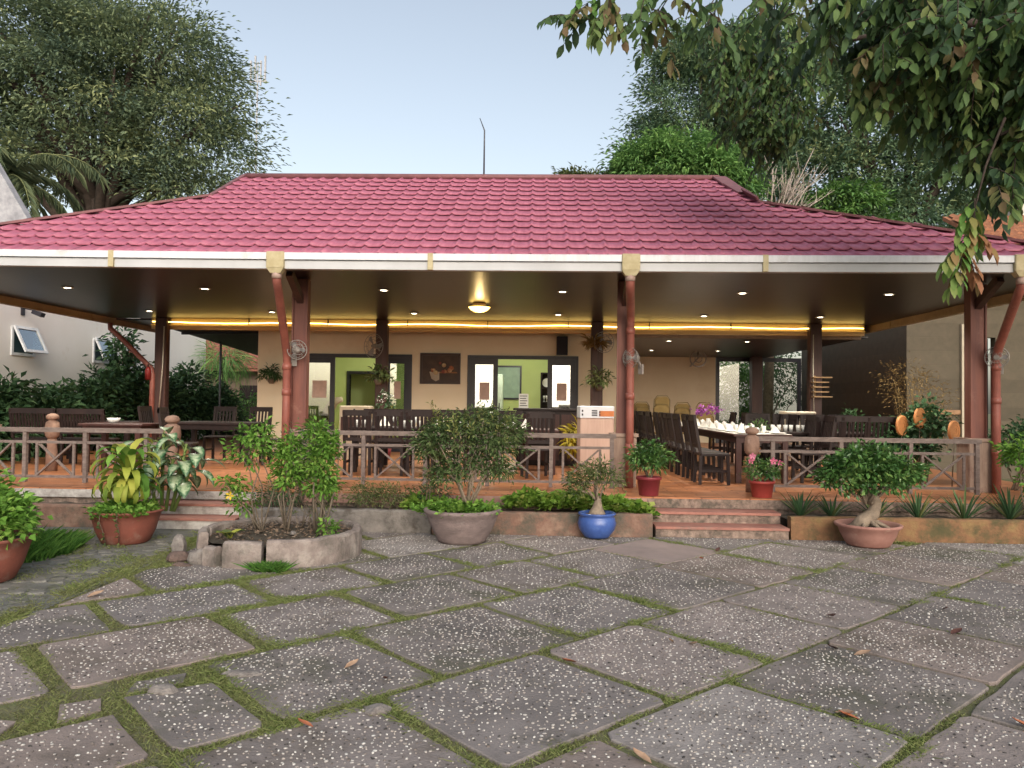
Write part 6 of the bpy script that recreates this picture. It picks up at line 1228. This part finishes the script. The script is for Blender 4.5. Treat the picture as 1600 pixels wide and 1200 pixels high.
def spray(p, kind, d0=None, L=None, nl=None, tbase=None):
    d0 = Vector(d0) if d0 is not None else Vector((random.uniform(-1, .35), random.uniform(-.8, .5), random.uniform(-.9, .15))).normalized()
    L = L or random.uniform(.35, .6)*(1 if kind else .7); q = Vector(p); pts = [q.copy()]; d = d0.copy()
    for i in range(5): d = (d+Vector((0, 0, -.16))).normalized(); q = q+d*L/5; pts.append(q.copy())
    twb.tube(pts, [.007, .006, .005, .004, .003, .002], 4, False); nl = nl or random.randint(9, 13); tb_ = tbase if tbase is not None else random.choice((.1, .2, .3, .4, .45, .5, .6, .68, .9))
    for k in range(nl):
        u = (k+.6)/nl*5; i = min(4, int(u)); c = pts[i]+(pts[i+1]-pts[i])*(u-i); tg = (pts[i+1]-pts[i]).normalized(); s = tg.cross(Vector((0, 0, 1))); s = s.normalized() if s.length > .05 else Vector((1, 0, 0)); s = s*(1 if k % 2 else -1)
        dv = tg*.55+s*.75+Vector((0, 0, -.55))+Vector((random.gauss(0, .15), random.gauss(0, .15), random.gauss(0, .15)))
        if k >= nl-1: dv = tg+Vector((0, 0, -.3))
        pos.append(tuple(c)); dirs.append(tuple(dv)); s_ = (1 if kind else .75); Ls.append(random.uniform(.125, .185)*s_); Ws.append(random.uniform(.058, .078)*s_); tn.append(min(1, max(0, tb_+random.gauss(0, .1)))); big.append(kind)
for p, k in G: spray(p, k)
# the low hanging tip before the gutter
for p, d0, L, tb_ in (((3.92, 7.0, 3.30), (-.1, 0, -1), .35, .6), ((3.86, 7.0, 3.05), (-.75, -.1, -.35), .34, .5), ((3.88, 7.0, 2.98), (.4, .1, -.7), .30, .95), ((3.86, 7.0, 2.92), (-.5, 0, -.7), .34, .62), ((3.95, 7.0, 3.45), (.0, 0, -1), .35, .4), ((3.88, 7.0, 3.12), (-.5, .1, -.6), .36, .35), ((3.84, 7.0, 3.0), (-.2, -.2, -.8), .36, .25), ((3.95, 7.0, 3.15), (.6, 0, -.3), .26, .85), ((3.9, 7.02, 3.4), (-.3, .1, -.7), .34, .3), ((.52, 7.0, 5.35), (-.1, 0, -1), .42, .25), ((.42, 7.0, 5.35), (-.5, 0, -.6), .4, .25)): spray(p, 2, d0, L, 11, tb_)
pos, dirs, Ls, Ws, tn, big = map(np.array, (pos, dirs, Ls, Ws, tn, big))
twb.tube([(4.25, 7.05, 4.2), (4.05, 7.0, 3.75), (3.93, 7.0, 3.28)], [.014, .01, .007], 5)
o = att(twb.build('twigs', m_bark), OT); o['kind'] = 'stuff'
for e in ((4.9, 7.4, 5.2), (5.2, 7.6, 4.4), (3.4, 7.3, 5.3), (1.3, 7.0, 5.35), (3.0, 10.1, 6.2), (4.3, 7.2, 4.1), (3.6, 8.1, 5.9)):
    s0 = Vector((8.1, 6.85, 4.9)); e = Vector(e); d = e-s0; att(MB().tube([s0, s0+d*.35+Vector((0, 0, .35)), s0+d*.7+Vector((0, 0, .25)), e], [.10, .07, .045, .014], 8).build('limb', m_bark), OT)
px = 800+1200*(pos@np.array(rr)-np.array(EYE)@np.array(rr))/((pos-np.array(EYE))@np.array(fw)); py = 600-1200*((pos-np.array(EYE))@np.array(uu))/((pos-np.array(EYE))@np.array(fw))
score = np.where((px > 0) & (px < 1600) & (py > 0) & (py < 1200), big*0+Ls/np.linalg.norm(pos-np.array(EYE), axis=1), 0)+(big == 2)*5
idx = np.argsort(-score)[:300]; mask = np.zeros(len(pos), bool); mask[idx] = True
lms, lmt = [], []
for k in range(12):
    V, F, kk = leaf_geo(np.zeros((1, 3)), np.array([[0, 1.0, 0]]), 1.0, .37+.02*(k % 3), .12+.02*(k % 4), .12, 2, np.array([[0, 0, 1.0]]))
    lms.append(np_mesh('leaf', V, F, m_ol, np.full(len(V), (k+.5)/12), smooth=True)); lmt.append(np_mesh('leaf', V, F, m_tip, np.full(len(V), (k+.5)/12), smooth=True))
for i in idx:
    o = ob('leaf', (lmt if big[i] == 2 else lms)[min(11, int(tn[i]*12))]); d = Vector(dirs[i]).normalized(); q = d.to_track_quat('Y', 'Z'); o.rotation_mode = 'QUATERNION'; o.rotation_quaternion = q; o.scale = (Ls[i],)*3; o.location = pos[i]; att(o, OT)
o = att(leaf_obj('foliage', pos[~mask], dirs[~mask], Ls[~mask], Ws[~mask], m_ol, None, .2, 2, np.where(big[~mask] > 0, tn[~mask], np.clip(tn[~mask]*.6+.3*(RNG.random((~mask).sum()) > .6), 0, 1))), OT); o['kind'] = 'stuff'
